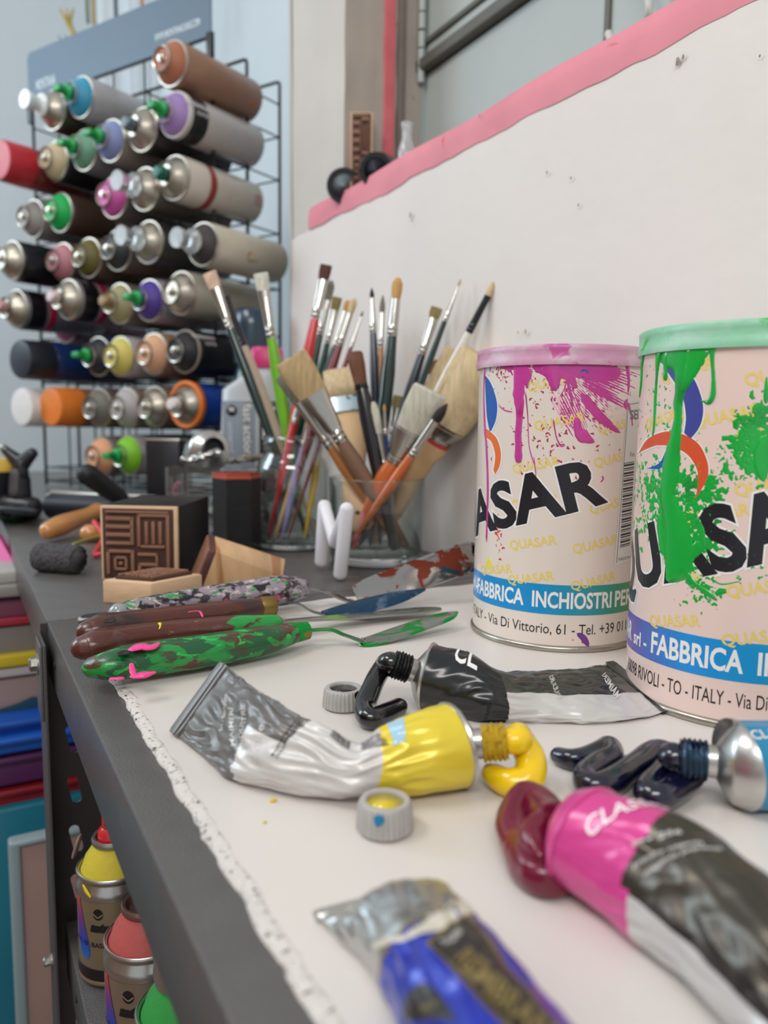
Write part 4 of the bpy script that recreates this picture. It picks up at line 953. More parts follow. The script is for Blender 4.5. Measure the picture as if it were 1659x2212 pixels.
# ------------------------------------------------------------------ carved stamps
rub = M('carved_brown_rubber', c(146, 104, 82), .55, bump=.3, bs=250, var=.18, vs=70)
rubd = M('carved_brown_recess', c(80, 52, 42), .7, bump=.3, bs=250, var=.2, vs=60)
pale = M('pale_wood', c(224, 188, 150), .6, bump=.3, bs=200, var=.16, vs=60, stretch=(.25, 1, 1.6))
blackw = M('black_painted_wood', c(24, 22, 23), .45, bump=.35, bs=200, var=.2, vs=60)
RELIEF = [  # raised bars (x0, x1, y0, y1) of the carved face, unit square
    (.04, .44, .84, .90), (.04, .44, .72, .78), (.04, .44, .60, .66), (.04, .40, .48, .53), (.40, .45, .48, .90),
    (.50, .96, .90, .95), (.50, .55, .46, .95), (.92, .97, .04, .95), (.61, .66, .50, .84), (.71, .76, .50, .84), (.81, .86, .50, .84), (.55, .90, .44, .485),
    (.04, .44, .36, .41), (.04, .09, .04, .41), (.40, .45, .04, .41), (.15, .35, .27, .31), (.15, .19, .10, .31), (.31, .35, .10, .31), (.15, .35, .10, .14), (.22, .28, .18, .23),
    (.50, .80, .32, .37), (.76, .80, .20, .37), (.50, .80, .17, .22), (.50, .55, .04, .22), (.62, .88, .04, .09), (.04, .96, .955, .985)]
def relief(Wd, Ht, dep, org, ex, ey, ez, rel=RELIEF, sel=None):
    vf = []
    for r in rel:
        V, F = box(r[0]*Wd, r[1]*Wd, r[2]*Ht, r[3]*Ht, -.0004, dep, min(dep*.35, .0006), 2); vf.append(([org+ex*v.x+ey*v.y+ez*v.z for v in V], F))
    return vf
def stamp(T, Wd, Ht, D_, org, ex, ey, ez, blockm, border, dep=.0022, bw=.003):
    """block whose face (ex, ey) looks along ez; org is the face's lower left corner"""
    def B(x0, x1, y0, y1, z0, z1, bev=.0005): V, F = box(x0, x1, y0, y1, z0, z1, bev, 2); return [org+ex*v.x+ey*v.y+ez*v.z for v in V], F
    mk('block', *B(0, Wd, 0, Ht, -D_, -.004), blockm, T, world=True, sharp=40)
    mk('wood_edge', *B(0, Wd, 0, Ht, -.004, 0, .0007), border, T, world=True, sharp=40)
    mk('carved_base', *B(bw*.7, Wd-bw, bw*.5, Ht-bw*.7, 0, .0008, .0003), rubd, T, world=True, sharp=40)
    o2 = org+ex*bw+ey*bw+ez*.0008
    for vf in relief(Wd-2*bw-.001, Ht-2*bw, dep, o2, ex, ey, ez): mk('carved_ridge', *vf, rub, T, world=True, sharp=40)
Rg = Vector((Rt.x, Rt.y, 0)).normalized(); Fg = Vector((Fw.x, Fw.y, 0)).normalized(); Z = Vector((0, 0, 1))
rs = (Rg*cos(.06)-Fg*sin(.06)).normalized(); fs = Z.cross(rs)*-1; fs = rs.cross(Z)*-1
fs = Vector((-rs.y, rs.x, 0))
p0 = P(220, 1252, 0)
sz_w = (P(388, 1252, 0)-p0).length; k_ = 1.0
s1 = thing('carved_stamp', 'large carved stamp standing up, black block with square maze relief', 'stamp', tuple(p0+fs*.04+rs*.03))
stamp(s1, .0625, .0600, .088, p0, rs, Z, -fs, blackw, pale)
# flat stamp in front
A_, B_, C_ = P(222, 1302, 0), P(327, 1311, 0), P(438, 1287, 0)
s2 = thing('carved_stamp', 'small carved stamp on a pale wooden block, face up before the big one', 'stamp', tuple(B_))
hh = .0165
Dv = A_+(C_-B_)
mk('block', *hexa([A_, B_, C_, Dv, A_+Z*hh, B_+Z*hh, C_+Z*hh, Dv+Z*hh], .0012), pale, s2, world=True, sharp=40)
ex2 = (B_-A_).normalized(); ey2 = (C_-B_).normalized(); L1, L2 = (B_-A_).length, (C_-B_).length
ez2 = Z; o2 = A_+ex2*L1*.12+ey2*L2*.12+Z*hh
V, F = box(0, L1*.78, 0, L2*.78, 0, .0022, .0007, 2); mk('carved_base', [o2+ex2*v.x+ey2*v.y+Z*v.z for v in V], F, rubd, s2, world=True, sharp=40)
for vf in relief(L1*.76, L2*.76, .0016, o2+Z*.0022, ex2, ey2, Z): mk('carved_ridge', *vf, rub, s2, world=True, sharp=40)
# hexagonal black stamp with orange top
hp = P(504, 1200, 0)+Fg*.020
def hexp(r, z0, z1, n=6, ph=.25): return [(r, z0), (r, z1)]
s3 = thing('carved_stamp', 'tall black hexagonal stamp with orange-red carved top', 'stamp', tuple(hp))
def hexl(prof, ph): 
    V, F = lathe(prof, 6); a = ph; return [Vector((v.x*cos(a)-v.y*sin(a)+hp.x, v.x*sin(a)+v.y*cos(a)+hp.y, v.z)) for v in V], F
ph = PSI*-1+.28
mk('block', *hexl([(.0225, .0005), (.0232, .001), (.0232, .0725), (.0228, .073)], ph), blackw, s3, world=True, smooth=False)
om = M('orange_rubber', c(196, 84, 50), .5, bump=.4, bs=250, var=.25, vs=60)
mk('carved_base', *hexl([(.0234, .073), (.0234, .0755), (.0225, .0758)], ph), om, s3, world=True, smooth=False)
om2 = M('red_brown_rubber', c(150, 62, 46), .5, bump=.5, bs=250, var=.25, vs=60)
for r0, r1 in ((.0222, .0190), (.0160, .0130), (.0100, .0070)):
    mk('carved_ridge', *hexl([(r0, .0755), (r0-.0004, .0786), (r1, .0786), (r1, .0758)], ph), om2, s3, world=True, smooth=False)
# tilted wooden stamp block
wb = [P(438, 1268, 0), P(606, 1266, 0), None, None]
q = {'LFB': P(438, 1268, 0), 'RFB': P(600, 1268, 0), 'LFT': P(467, 1191, .028), 'RFT': P(611, 1245, .008), 'LBT': P(464, 1157, .037), 'RBT': P(617, 1212, .020)}
q['LBB'] = q['LFB']+(q['LBT']-q['LFT'])*1.0+Vector((0, .010, 0)); q['LBB'].z = .002; q['RBB'] = q['RFB']+(q['RBT']-q['RFT'])+Vector((.0, .004, 0)); q['RBB'].z = .001
s4 = thing('carved_stamp', 'tilted natural wood stamp block with dark carved left end', 'stamp', tuple(q['LFB']*.5+q['RFB']*.5))
order = ['LFB', 'RFB', 'RBB', 'LBB', 'LFT', 'RFT', 'RBT', 'LBT']
grain = M('striped_wood', c(206, 166, 122), .5, bump=.3, bs=150, var=.30, vs=38, stretch=(2.2, .6, .4), patches=((c(160, 112, 70), 26, .58, .06),))
mk('block', *hexa([q[k] for k in order], .0008), grain, s4, world=True, sharp=35)
dL = (q['LFB']-q['RFB']).normalized()*.005+Vector((-.0, .0, 0))
ringp = [q['LFB'], q['LBB'], q['LBT'], q['LFT']]
V, F = hexa([q['LFB']+dL*1.1, q['LFB']+dL*.02, q['LBB']+dL*.02, q['LBB']+dL*1.1, q['LFT']+dL*1.1, q['LFT']+dL*.02, q['LBT']+dL*.02, q['LBT']+dL*1.1], .0006)
mk('carved_base', V, F, M('mahogany_rubber', c(92, 52, 48), .5, bump=.5, bs=300, var=.3, vs=80), s4, world=True, sharp=40)
for k in range(6):
    f = (k+.5)/6; a = q['LFT'].lerp(q['LBT'], f)+dL*1.1; b = q['LFB'].lerp(q['LBB'], f)+dL*1.1+Vector((0, 0, .002))
    mk('carved_ridge', *sweep([b, a], .0015, 8, flat=.9), rub, s4, world=True)
# ------------------------------------------------------------------ white letter
LB, RB = P(686, 1226, 0), P(731, 1252, 0)
lx = (RB-LB).normalized(); LW = (RB-LB).length
def lp(x, y, t): return PX(x, y, 1)
def onvp(x, y):   # point on the vertical plane through LB, RB
    n = Vector((-lx.y, lx.x, 0)); d = ray(x, y); return CAM+d*((LB-CAM).dot(n)/d.dot(n))
r_ = .0054
Lpts = [onvp(694, 1213), onvp(701, 1093), onvp(723, 1172), onvp(749, 1099), onvp(735, 1240)]
lt = mk('letter_figure', *join(sweep([Lpts[0], Lpts[1]], r_*1.08, 16, 0, up=(1, 0, .2)), sweep([Lpts[1], Lpts[2]], r_*.98, 16, 0, up=(1, 0, .2)), sweep([Lpts[2], Lpts[3]], r_*.98, 16, 0, up=(1, 0, .2)), sweep([Lpts[3], Lpts[4]], r_*1.05, 16, 0, up=(1, 0, .2))), M('white_letter_plastic', c(228, 226, 230), .4, var=.02), world=True)
tag(lt, 'white plastic letter M standing against the glass of brushes', 'letter')
# ------------------------------------------------------------------ glasses
def thin_glass(name, tint, ior=1.45):
    m = bpy.data.materials.new(name); m.use_nodes = True; nt = m.node_tree; N = nt.nodes; L = nt.links; N.remove(N['Principled BSDF'])
    t = N.new('ShaderNodeBsdfTransparent'); g = N.new('ShaderNodeBsdfGlossy'); f = N.new('ShaderNodeMath'); f.operation = 'POWER'; f2 = N.new('ShaderNodeMath'); f2.operation = 'MULTIPLY_ADD'; x = N.new('ShaderNodeMixShader'); lw = N.new('ShaderNodeLayerWeight'); r = N.new('ShaderNodeValToRGB')
    g.inputs['Roughness'].default_value = .02; lw.inputs[0].default_value = .35; L.new(lw.outputs['Facing'], r.inputs[0])
    r.color_ramp.elements[0].color = (.97, .985, .98, 1); r.color_ramp.elements[1].color = tint; r.color_ramp.elements[0].position = .45; L.new(r.outputs[0], t.inputs[0])
    lw.inputs[0].default_value = .5; L.new(lw.outputs['Facing'], f.inputs[0]); f.inputs[1].default_value = 2.8; L.new(f.outputs[0], f2.inputs[0]); f2.inputs[1].default_value = .7; f2.inputs[2].default_value = .075
    L.new(f2.outputs[0], x.inputs[0]); L.new(t.outputs[0], x.inputs[1]); L.new(g.outputs[0], x.inputs[2]); L.new(x.outputs[0], N['Material Output'].inputs[0]); return m
tglass = thin_glass('thin_glass', (.42, .55, .52, 1))
glass = M('clear_glass', (.96, .985, .975, 1), .0, trans=1, ior=1.45)
glass2 = thin_glass('clear_plastic', (.55, .6, .6, 1), 1.35)
CUPC = P(812, 1212, 0); CUPC.z = 0.0005
cupR = .0425; cupH = .078
CT_ = thing('drinking_glass', 'short straight glass holding brushes, behind the white letter M', 'glass', tuple(CUPC))
mk('glass_base', *lathe([(0, 0), (cupR-.006, 0), (cupR-.002, .0012), (cupR-.0004, .005), (cupR, .0095), (cupR-.002, .0100), (cupR-.014, .0085), (0, .0085)], 72), glass, CT_)
mk('glass_wall', *lathe([(cupR, .0096), (cupR+.0015, cupH-.001), (cupR+.001, cupH), (cupR-.0003, cupH-.0008), (cupR-.0016, .0102)], 72), tglass, CT_)
JC = P(632, 1180, 0); JC.z = .0005; jR = .037; jH = .113
JT = thing('glass_jar', 'screw-necked glass jar holding brushes, behind and left of the short glass', 'jar', tuple(JC))
prof = [(0, 0), (jR-.006, 0), (jR-.001, .002), (jR, .006), (jR, .078), (jR-.003, .088), (jR-.008, .094), (jR-.008, .098), (jR-.0065, .1), (jR-.008, .102), (jR-.0065, .1045), (jR-.008, .107), (jR-.0072, jH), (jR-.0085, jH), (jR-.0100, .1), (jR-.0095, .094), (jR-.0045, .086), (jR-.0018, .078), (jR-.0018, .009), (jR-.005, .006), (0, .006)]
mk('glass_base', *lathe([(0, 0), (jR-.006, 0), (jR-.001, .002), (jR-.0002, .0055), (jR-.003, .0058), (0, .0050)], 72), glass, JT)
mk('glass_wall', *lathe(prof[3:-2], 72), tglass, JT)
# ------------------------------------------------------------------ brushes
HC = {'green': c(22, 48, 44), 'lime': c(120, 190, 40), 'red': c(206, 44, 44), 'dred': c(120, 28, 40), 'black': c(26, 24, 28), 'amber': c(176, 112, 52), 'brown': c(128, 96, 76), 'white': c(226, 222, 214),
      'cream': c(206, 180, 160), 'lav': c(150, 140, 190), 'yellow': c(226, 180, 40), 'orange': c(206, 106, 50), 'blue': c(34, 66, 120), 'grey': c(110, 106, 100), 'beige': c(214, 176, 130), 'navy': c(30, 36, 50), 'dgreen': c(24, 70, 50)}
HM = {k: M('lacquer_'+k, v, .22 if k not in ('brown', 'cream', 'beige') else .55, coat=.5 if k not in ('brown', 'cream', 'beige') else 0, var=.12, vs=60, bump=.05) for k, v in HC.items()}
fer = M('ferrule_nickel', c(190, 186, 178), .2, .95, bump=.08, bs=200, var=.06)
fercu = M('ferrule_copper', c(180, 120, 60), .25, .9, bump=.1, var=.2)
ferbk = M('ferrule_black', c(30, 28, 30), .3, .3, coat=.3)
def bristle(col, nm):
    return M('bristle_'+nm, col, .7, bump=1, bs=700, var=.30, vs=260, stretch=(1, 1, .12))
BR = {n: bristle(v, n) for n, v in {'pink': c(222, 188, 162), 'white': c(226, 222, 208), 'dbrown': c(84, 50, 38), 'hog': c(190, 162, 118), 'olive': c(146, 130, 80), 'tan': c(206, 158, 92), 'cream': c(216, 192, 150), 'black': c(40, 34, 32), 'rbrown': c(118, 74, 54), 'grey': c(130, 126, 112), 'nylon': c(214, 210, 192)}.items()}
def frame(a, b, roll=0):
    d = (b-a).normalized(); x = d.cross(Vector((Fg.x, Fg.y, 0))).normalized(); y = d.cross(x).normalized()
    x2 = x*cos(roll)+y*sin(roll); return d, x2, d.cross(x2).normalized()
def loft(secs, a, b, roll=0, n=24, sq=2.0):
    """secs (distance from a towards b, half width, half depth[, roundness]); x across the view"""
    d, X, Y = frame(a, b, roll); V, F = [], []
    for s in secs:
        t, hw, hd = s[:3]
        for k in range(n):
            an = 2*pi*k/n; cx_, sy_ = cos(an), sin(an)
            V.append(a+d*t+X*hw*(abs(cx_)**(2/sq))*(1 if cx_ > 0 else -1)+Y*hd*(abs(sy_)**(2/sq))*(1 if sy_ > 0 else -1))
    for i in range(len(secs)-1):
        for k in range(n): F.append([i*n+k, i*n+(k+1) % n, (i+1)*n+(k+1) % n, (i+1)*n+k])
    F.append(list(range(n))[::-1]); F.append([(len(secs)-1)*n+k for k in range(n)]); return V, F
def brush(label, tip, foot, bl, fl, bw, fw, hm, bm_, fm=None, flat=False, shape='flat', hl=None, roll=0, group=None, nodepth=False, name='paint_brush', hend=.0018, belly=1.35, band=None):
    """tip, foot world points; bl bristle length, fl ferrule length, bw/fw half widths at tip and ferrule neck"""
    d = (foot-tip).normalized(); T = thing(name, label, 'brush', tuple(foot), group=group)
    Lt = (foot-tip).length; fm = fm or fer
    dep = (bw*.35 if flat else bw); fd = (max(fw*.55, .0022) if flat else fw)
    if shape == 'flat': pr = [(0, bw*.92, dep*.35), (bl*.06, bw*1.0, dep*.6), (bl*.5, bw*1.0, dep), (bl*1.05, bw*.86, dep*1.1)]
    elif shape == 'filbert': pr = [(0, bw*.3, dep*.2), (bl*.08, bw*.62, dep*.5), (bl*.3, bw*.98, dep*.9), (bl*.6, bw*1.0, dep), (bl*1.05, bw*.82, dep)]
    elif shape == 'round': pr = [(0, bw*.12, bw*.12), (bl*.2, bw*.5, bw*.5), (bl*.5, bw*.9, bw*.9), (bl*.8, bw, bw), (bl*1.05, bw*.8, bw*.8)]
    else: pr = [(0, bw*.85, bw*.85), (bl*.05, bw*1.0, bw*1.0), (bl*.4, bw*1.0, bw), (bl*1.05, bw*.78, bw*.78)]   # dome / mop
    bo = mk('bristles', *loft(pr, tip, foot, roll), bm_, T, world=True, sharp=70)
    # hairs standing proud of the tuft
    rr = random.Random(hash(label) % 1000 if False else len(label)*7); dd, X, Y = frame(tip, foot, roll); V, F = [], []
    for k in range(46 if bw > .003 else 12):
        sx_ = rr.uniform(-1, 1)*bw*.95; sy_ = rr.uniform(-1, 1)*dep*.9; e = rr.uniform(-.05, .04)*bl
        if shape in ('round', 'filbert'): sx_ *= .35; sy_ *= .35
        a = tip+X*sx_+Y*sy_+dd*e; b = tip+X*sx_*.9+Y*sy_*.9+dd*bl*.7; o = len(V); hw = X*.00018; hy = Y*.00018
        V += [a, b+hw, b-hw*.5+hy, b-hw*.5-hy]; F += [[o, o+1, o+2], [o, o+2, o+3], [o, o+3, o+1]]
    mk('loose_hairs', V, F, bm_, bo, world=True, smooth=False, kind='stuff') if bw > .003 else None
    w0 = bw*.86 if shape == 'flat' else bw*.84
    d0 = dep*1.1 if flat else w0
    f0 = [(bl, w0*1.02, d0*1.02), (bl+fl*.35, (w0*.6+fw*.4), (d0*.55+fd*.45)), (bl+fl*.7, w0*.15+fw*.85 if not flat else w0*.2+fw*.85, fw), (bl+fl*.80, fw*1.0, fw), (bl+fl*.82, fw*1.12, fw*1.12), (bl+fl*.84, fw*1.0, fw), (bl+fl*.90, fw, fw), (bl+fl*.92, fw*1.12, fw*1.12), (bl+fl*.94, fw, fw), (bl+fl, fw*.99, fw*.99)]
    mk('ferrule', *loft(f0, tip, foot, roll), fm, T, world=True, sharp=50)
    L0 = bl+fl*.97; Lh = Lt-L0
    hp_ = [(L0, fw*.97, fw*.97), (L0+Lh*.06, fw*1.08, fw*1.08), (L0+Lh*.18, fw*belly, fw*belly), (L0+Lh*.35, fw*belly*.95, fw*belly*.95), (L0+Lh*.7, (fw+hend)*.55, (fw+hend)*.55), (L0+Lh*.97, hend, hend), (L0+Lh, hend*.6, hend*.6)]
    h = mk('handle', *loft(hp_, tip, foot, roll, 18), hm, T, world=True, sharp=60)
    if band: mk('handle_band', *loft([(L0, fw*1.0, fw*1.0), (L0+band[1]*.1, fw*1.1+.0003, fw*1.1+.0003), (L0+band[1]*.9, fw*belly*.9+.0005, fw*belly*.9+.0005), (L0+band[1], fw*belly*.9, fw*belly*.9)], tip, foot, roll, 18), band[0], T, world=True)
    return T
def cupf(ax_, ay_, z=.013): return CUPC+Rg*ax_*(cupR-.006)+Fg*ay_*(cupR-.006)+Z*z
def jarf(ax_, ay_, z=.009): return JC+Rg*ax_*(jR-.007)+Fg*ay_*(jR-.007)+Z*z
def tipd(x, y, t): return D(x, y, t)
dC = (CUPC-CAM).dot(Fw); dJ = (JC-CAM).dot(Fw)
GJ, GC = 'brushes in the screw-necked jar', 'brushes in the short glass'
B = brush
# jar
B('dark green handled flat brush with pale pink bristles leaning far left', tipd(452, 588, dJ+.00), jarf(.55, -.1), .018, .045, .0072, .0040, HM['green'], BR['pink'], flat=True, group=GJ)
B('brush with long black ferrule and bare cream handle, just right of the pink-bristled one', tipd(486, 640, dJ+.035), jarf(.8, .45), .012, .048, .0045, .0042, HM['cream'], BR['black'], fm=ferbk, flat=True, group=GJ)
B('lime green handled brush with translucent white fan bristles', tipd(563, 590, dJ+.0), jarf(.35, .5), .018, .050, .0075, .0050, HM['lime'], BR['white'], flat=True, group=GJ)
B('bright red handled flat brush with dark brown bristles, tallest in the jar', tipd(705, 572, dJ+.0), jarf(-.75, -.1), .016, .042, .0062, .0046, HM['red'], BR['dbrown'], flat=True, group=GJ)
B('dark green handled brush with grey-white rounded bristles behind the red brush', tipd(716, 606, dJ+.030), jarf(-.6, .5), .022, .038, .0048, .0038, HM['dgreen'], BR['grey'], shape='filbert', flat=True, group=GJ)
B('brush with short olive-brown bristles behind the red one', tipd(729, 642, dJ+.015), jarf(-.35, .7), .014, .036, .0052, .0034, HM['dgreen'], BR['olive'], flat=True, group=GJ)
B('thin brush with tan tuft left of the cream tuft', tipd(752, 648, dJ+.01), jarf(-.55, .2), .012, .040, .0030, .0030, HM['green'], BR['tan'], shape='filbert', group=GJ)
B('dark red handled brush with cream rounded tuft', tipd(766, 645, dJ-.01), jarf(-.45, -.4), .015, .036, .0040, .0038, HM['dred'], BR['cream'], shape='filbert', group=GJ)
B('thin dark red liner brush with tiny pinkish tip', tipd(784, 672, dJ-.015), jarf(-.1, -.6), .006, .034, .0012, .0022, HM['dred'], BR['rbrown'], shape='round', group=GJ, hend=.0012)
B('lavender handled brush standing low in the jar', tipd(668, 905, dJ-.005), jarf(-.3, -.55), .010, .020, .0030, .0032, HM['lav'], BR['hog'], group=GJ, shape='filbert')
B('yellow handled brush standing low at the right of the jar', tipd(700, 915, dJ+.01), jarf(.45, -.3), .010, .018, .0028, .0030, HM['yellow'], BR['hog'], group=GJ, shape='filbert')
B('plain beige stick brush standing low in the jar', tipd(676, 900, dJ+.005), jarf(-.55, -.5), .010, .020, .0028, .0028, HM['beige'], BR['hog'], group=GJ, shape='filbert')
B('short red handled brush low in the jar, beside the lavender one', tipd(650, 850, dJ-.01), jarf(-.8, -.25), .010, .022, .0030, .0034, HM['red'], BR['dbrown'], group=GJ, shape='filbert')
# short glass
B('wide hog-bristle flat brush with brown handle leaning left over the glass rim', tipd(627, 772, dC-.035), cupf(.80, -.25), .038, .050, .0155, .0060, HM['brown'], BR['hog'], flat=True, shape='flat', group=GC, hend=.0036, belly=1.25)
B('amber handled brush with grey ferrule lying parallel behind the wide hog brush', tipd(606, 812, dC-.004), cupf(.62, -.10), .030, .052, .0062, .0042, HM['amber'], BR['grey'], flat=True, group=GC, hend=.003)
B('black handled mop brush with reddish brown bristles', tipd(766, 762, dC-.015), cupf(.45, -.55), .030, .004, .0074, .0062, HM['black'], BR['rbrown'], fm=ferbk, shape='dome', group=GC, belly=1.2, hend=.0034)
B('slim black brush with tiny dark tip standing upright', tipd(803, 622, dC+.02), cupf(.1, .3), .010, .034, .0022, .0033, HM['navy'], BR['black'], shape='round', group=GC)
B('thin orange-wood brush with olive pointed tip behind the upright black one', tipd(827, 637, dC+.035), cupf(-.1, .6), .018, .034, .0028, .0030, HM['amber'], BR['grey'], shape='round', group=GC)
B('dark green handled round brush with golden orange bristles', tipd(860, 600, dC+.0), cupf(-.15, .1), .019, .036, .0050, .0048, HM['green'], BR['tan'], shape='filbert', group=GC)
B('dark handled flat brush with short olive bristles', tipd(944, 664, dC+.01), cupf(-.4, .3), .011, .036, .0056, .0038, HM['navy'], BR['olive'], flat=True, group=GC)
B('fine liner brush with dark green handle and needle tip', tipd(996, 602, dC-.02), cupf(-.45, -.1), .007, .034, .0010, .0024, HM['green'], BR['tan'], shape='round', group=GC, hend=.0014)
B('white handled brush with black ferrule and cream tip, leaning farthest right', tipd(1070, 608, dC-.045), cupf(-.45, .45), .013, .036, .0034, .0034, HM['white'], BR['cream'], fm=ferbk, shape='filbert', group=GC, hend=.0024)
B('flat brush with wide milky white nylon bristles and orange wood handle', tipd(930, 842, dC-.055), cupf(-.62, .25), .040, .034, .0155, .0075, HM['orange'], BR['nylon'], flat=True, group=GC)
B('thick round brush with long pale hog bristles and red collar', tipd(1052, 775, dC-.035), cupf(-.1, .7), .068, .018, .0260, .0130, HM['beige'], BR['cream'], shape='dome', group=GC, hend=.005, band=(M('red_collar', c(190, 50, 46), .5), .012), belly=.8)
B('orange handled brush with small black-brown pointed tip before the pale hog brush', tipd(966, 872, dC-.06), cupf(-.7, -.2), .018, .038, .0046, .0036, HM['orange'], BR['black'], shape='round', group=GC)
B('small white-tipped brush with grey handle inside the glass', tipd(806, 868, dC-.02), cupf(.55, -.35), .028, .034, .0045, .0034, HM['grey'], BR['nylon'], shape='filbert', group=GC)
B('thin blue handled brush with orange tip', tipd(830, 872, dC-.01), cupf(.35, -.2), .007, .022, .0016, .0022, HM['blue'], BR['tan'], shape='round', group=GC)
B('dark brown square-tipped brush low behind the green handle', tipd(866, 856, dC+.02), cupf(-.2, .5), .012, .026, .0072, .0036, HM['white'], BR['olive'], flat=True, group=GC)
B('brush with small rust-brown rounded tip between the liner and white brushes', tipd(946, 778, dC+.03), cupf(-.5, .5), .016, .030, .0050, .0036, HM['white'], BR['rbrown'], shape='filbert', group=GC)
B('slim brush with dark grey pointed tip right of the white handle', tipd(1001, 782, dC-.02), cupf(-.75, .1), .016, .036, .0034, .0030, HM['grey'], BR['black'], shape='round', group=GC)
B('wide chip brush with cream bristles at the back right of the glass', tipd(1010, 772, dC+.005), cupf(-.5, .85), .044, .016, .0230, .0130, HM['beige'], BR['cream'], flat=True, group=GC, hend=.006, belly=.9)
B('red handled thin brush low inside the glass', tipd(808, 1035, dC-.0), cupf(-.55, -.45), .006, .018, .0016, .0022, HM['red'], BR['dbrown'], shape='round', group=GC)
# wooden chip brush hanging upside down in the glass
cb = thing('chip_brush', 'broad flat wooden paint brush with rounded handle end seen through the glass', 'brush', tuple(cupf(-.55, -.35, .03)))
a, b = tipd(738, 800, dC+.055), P(778, 1150, .022); b = D(778, 1150, dC-.005)
wd = M('bare_wood_brush', c(222, 184, 140), .55, bump=.2, bs=120, var=.12, vs=40, stretch=(1, 1, .3))
Lc = (b-a).length
mk('handle', *loft([(Lc*.27, .0170, .0045), (Lc*.34, .0180, .0065), (Lc*.50, .0160, .0065), (Lc*.62, .0120, .0060), (Lc*.78, .0120, .0060), (Lc*.88, .0150, .0060), (Lc*.96, .0135, .0055), (Lc*.99, .0095, .0045), (Lc*1.0, .0050, .0030)], a, b, 0, 32), wd, cb, world=True, sharp=60)
mk('ferrule', *loft([(Lc*.19, .0188, .0072), (Lc*.285, .0188, .0072)], a, b, 0, 32, 3), M('blue_smeared_ferrule', c(180, 196, 204), .3, .7, patches=((c(40, 50, 58), 70, .60, .05),)), cb, world=True, sharp=50)
bo = mk('bristles', *loft([(0, .0190, .0050), (Lc*.1, .0190, .0070), (Lc*.195, .0180, .0070)], a, b, 0, 32, 3), BR['cream'], cb, world=True)
dd, X, Y = frame(a, b)
mk('hanging_hole', *lathe([(.0022, 0), (.0021, .0006), (0, .0002)], 16, (a+dd*Lc*.90-Y*.0062 if (Y.dot(Fg) > 0) else a+dd*Lc*.90+Y*.0062, -Fg)), M('hole_green', c(88, 84, 50), .7), cb, world=True)
# ------------------------------------------------------------------ spray cans
tinm = M('spray_tin', c(186, 178, 164), .36, .95, bump=.05, bs=200, var=.05)
cupm = M('valve_cup', c(196, 190, 178), .25, .95, bump=.05)
MC = {}
def cached(name, key, build, mat, parent, sharp=40):
    if key not in MC:
        V, F = build(); me = bpy.data.meshes.new(name); me.from_pydata([tuple(v) for v in V], [], F)
        me.polygons.foreach_set('use_smooth', [True]*len(F)); me.update(); me.set_sharp_from_angle(angle=radians(sharp)); me.materials.append(mat); MC[key] = me
    o = bpy.data.objects.new(name, MC[key]); COL.objects.link(o); o.parent = parent; o.material_slots[0].link = 'OBJECT'; o.material_slots[0].material = mat
    return o
RSP = .0318
BODY = lambda: lathe([(.026, .002), (.0300, .0), (.0312, .001), (.0312, .003), (RSP-.0004, .0042), (RSP, .005), (RSP, .146), (RSP-.0022, .1495), (RSP-.0030, .1500)], 40)
RIM = lambda: lathe([(RSP-.0030, .1495), (RSP-.0012, .1500), (RSP-.0005, .1515), (RSP-.0012, .1530), (RSP-.0030, .1532), (RSP-.0034, .1520)], 40)
DOME = lambda: lathe([(RSP-.0030, .1515), (.0272, .1560), (.0240, .1605), (.0200, .1650), (.0168, .1685), (.0162, .1695)], 40)
CUP = lambda: lathe([(.0162, .1690), (.0170, .1700), (.0172, .1715), (.0164, .1728), (.0150, .1722), (.0142, .1690), (.0085, .1680), (.0060, .1700), (.0055, .1735), (.0046, .1742), (.0030, .1742), (.0030, .1765), (.0016, .1768), (0, .1762)], 32)
NOZ = lambda: join(lathe([(.0100, .1735), (.0102, .1775), (.0090, .1790), (.0086, .1840), (.0066, .1862), (0, .1866)], 24), box(-.0035, .0120, -.0032, .0032, .1800, .1856, .0008))
SKIN = lambda: join(lathe([(.0110, .1735), (.0112, .1770), (.0095, .1785), (.0065, .1800), (.0055, .1880), (.0052, .1935), (0, .1938)], 20), box(-.0085, .0085, -.0042, .0042, .1870, .1955, .0012))
CLR = lambda: lathe([(.0175, .1735), (.0172, .1760), (.0110, .1800), (.0100, .1850), (.0118, .1900), (.0145, .2010), (.0138, .2025), (0, .2025)], 28)
FULL = lambda: lathe([(RSP-.001, .1500), (RSP+.0004, .1505), (RSP-.0006, .1930), (RSP-.0025, .1965), (RSP-.006, .1972), (0, .1972)], 40)
BAND = lambda: lathe([(RSP+.00015, .118), (RSP+.0002, .1185), (RSP+.0002, .1455), (RSP+.0001, .146)], 40)
BAND2 = lambda: lathe([(RSP+.00015, .100), (RSP+.0003, .1005), (RSP+.0003, .112), (RSP+.0001, .1125)], 40)
def PM(rgb, rough=.4, kind=''): return M('spray_colour_%d_%d_%d' % rgb, c(*rgb), rough, bump=.1, bs=300, var=.06, vs=80)
def LM(rgb): return M('can_print_%d_%d_%d' % rgb, c(*rgb), .35, .15, var=.08, vs=60, coat=.2)
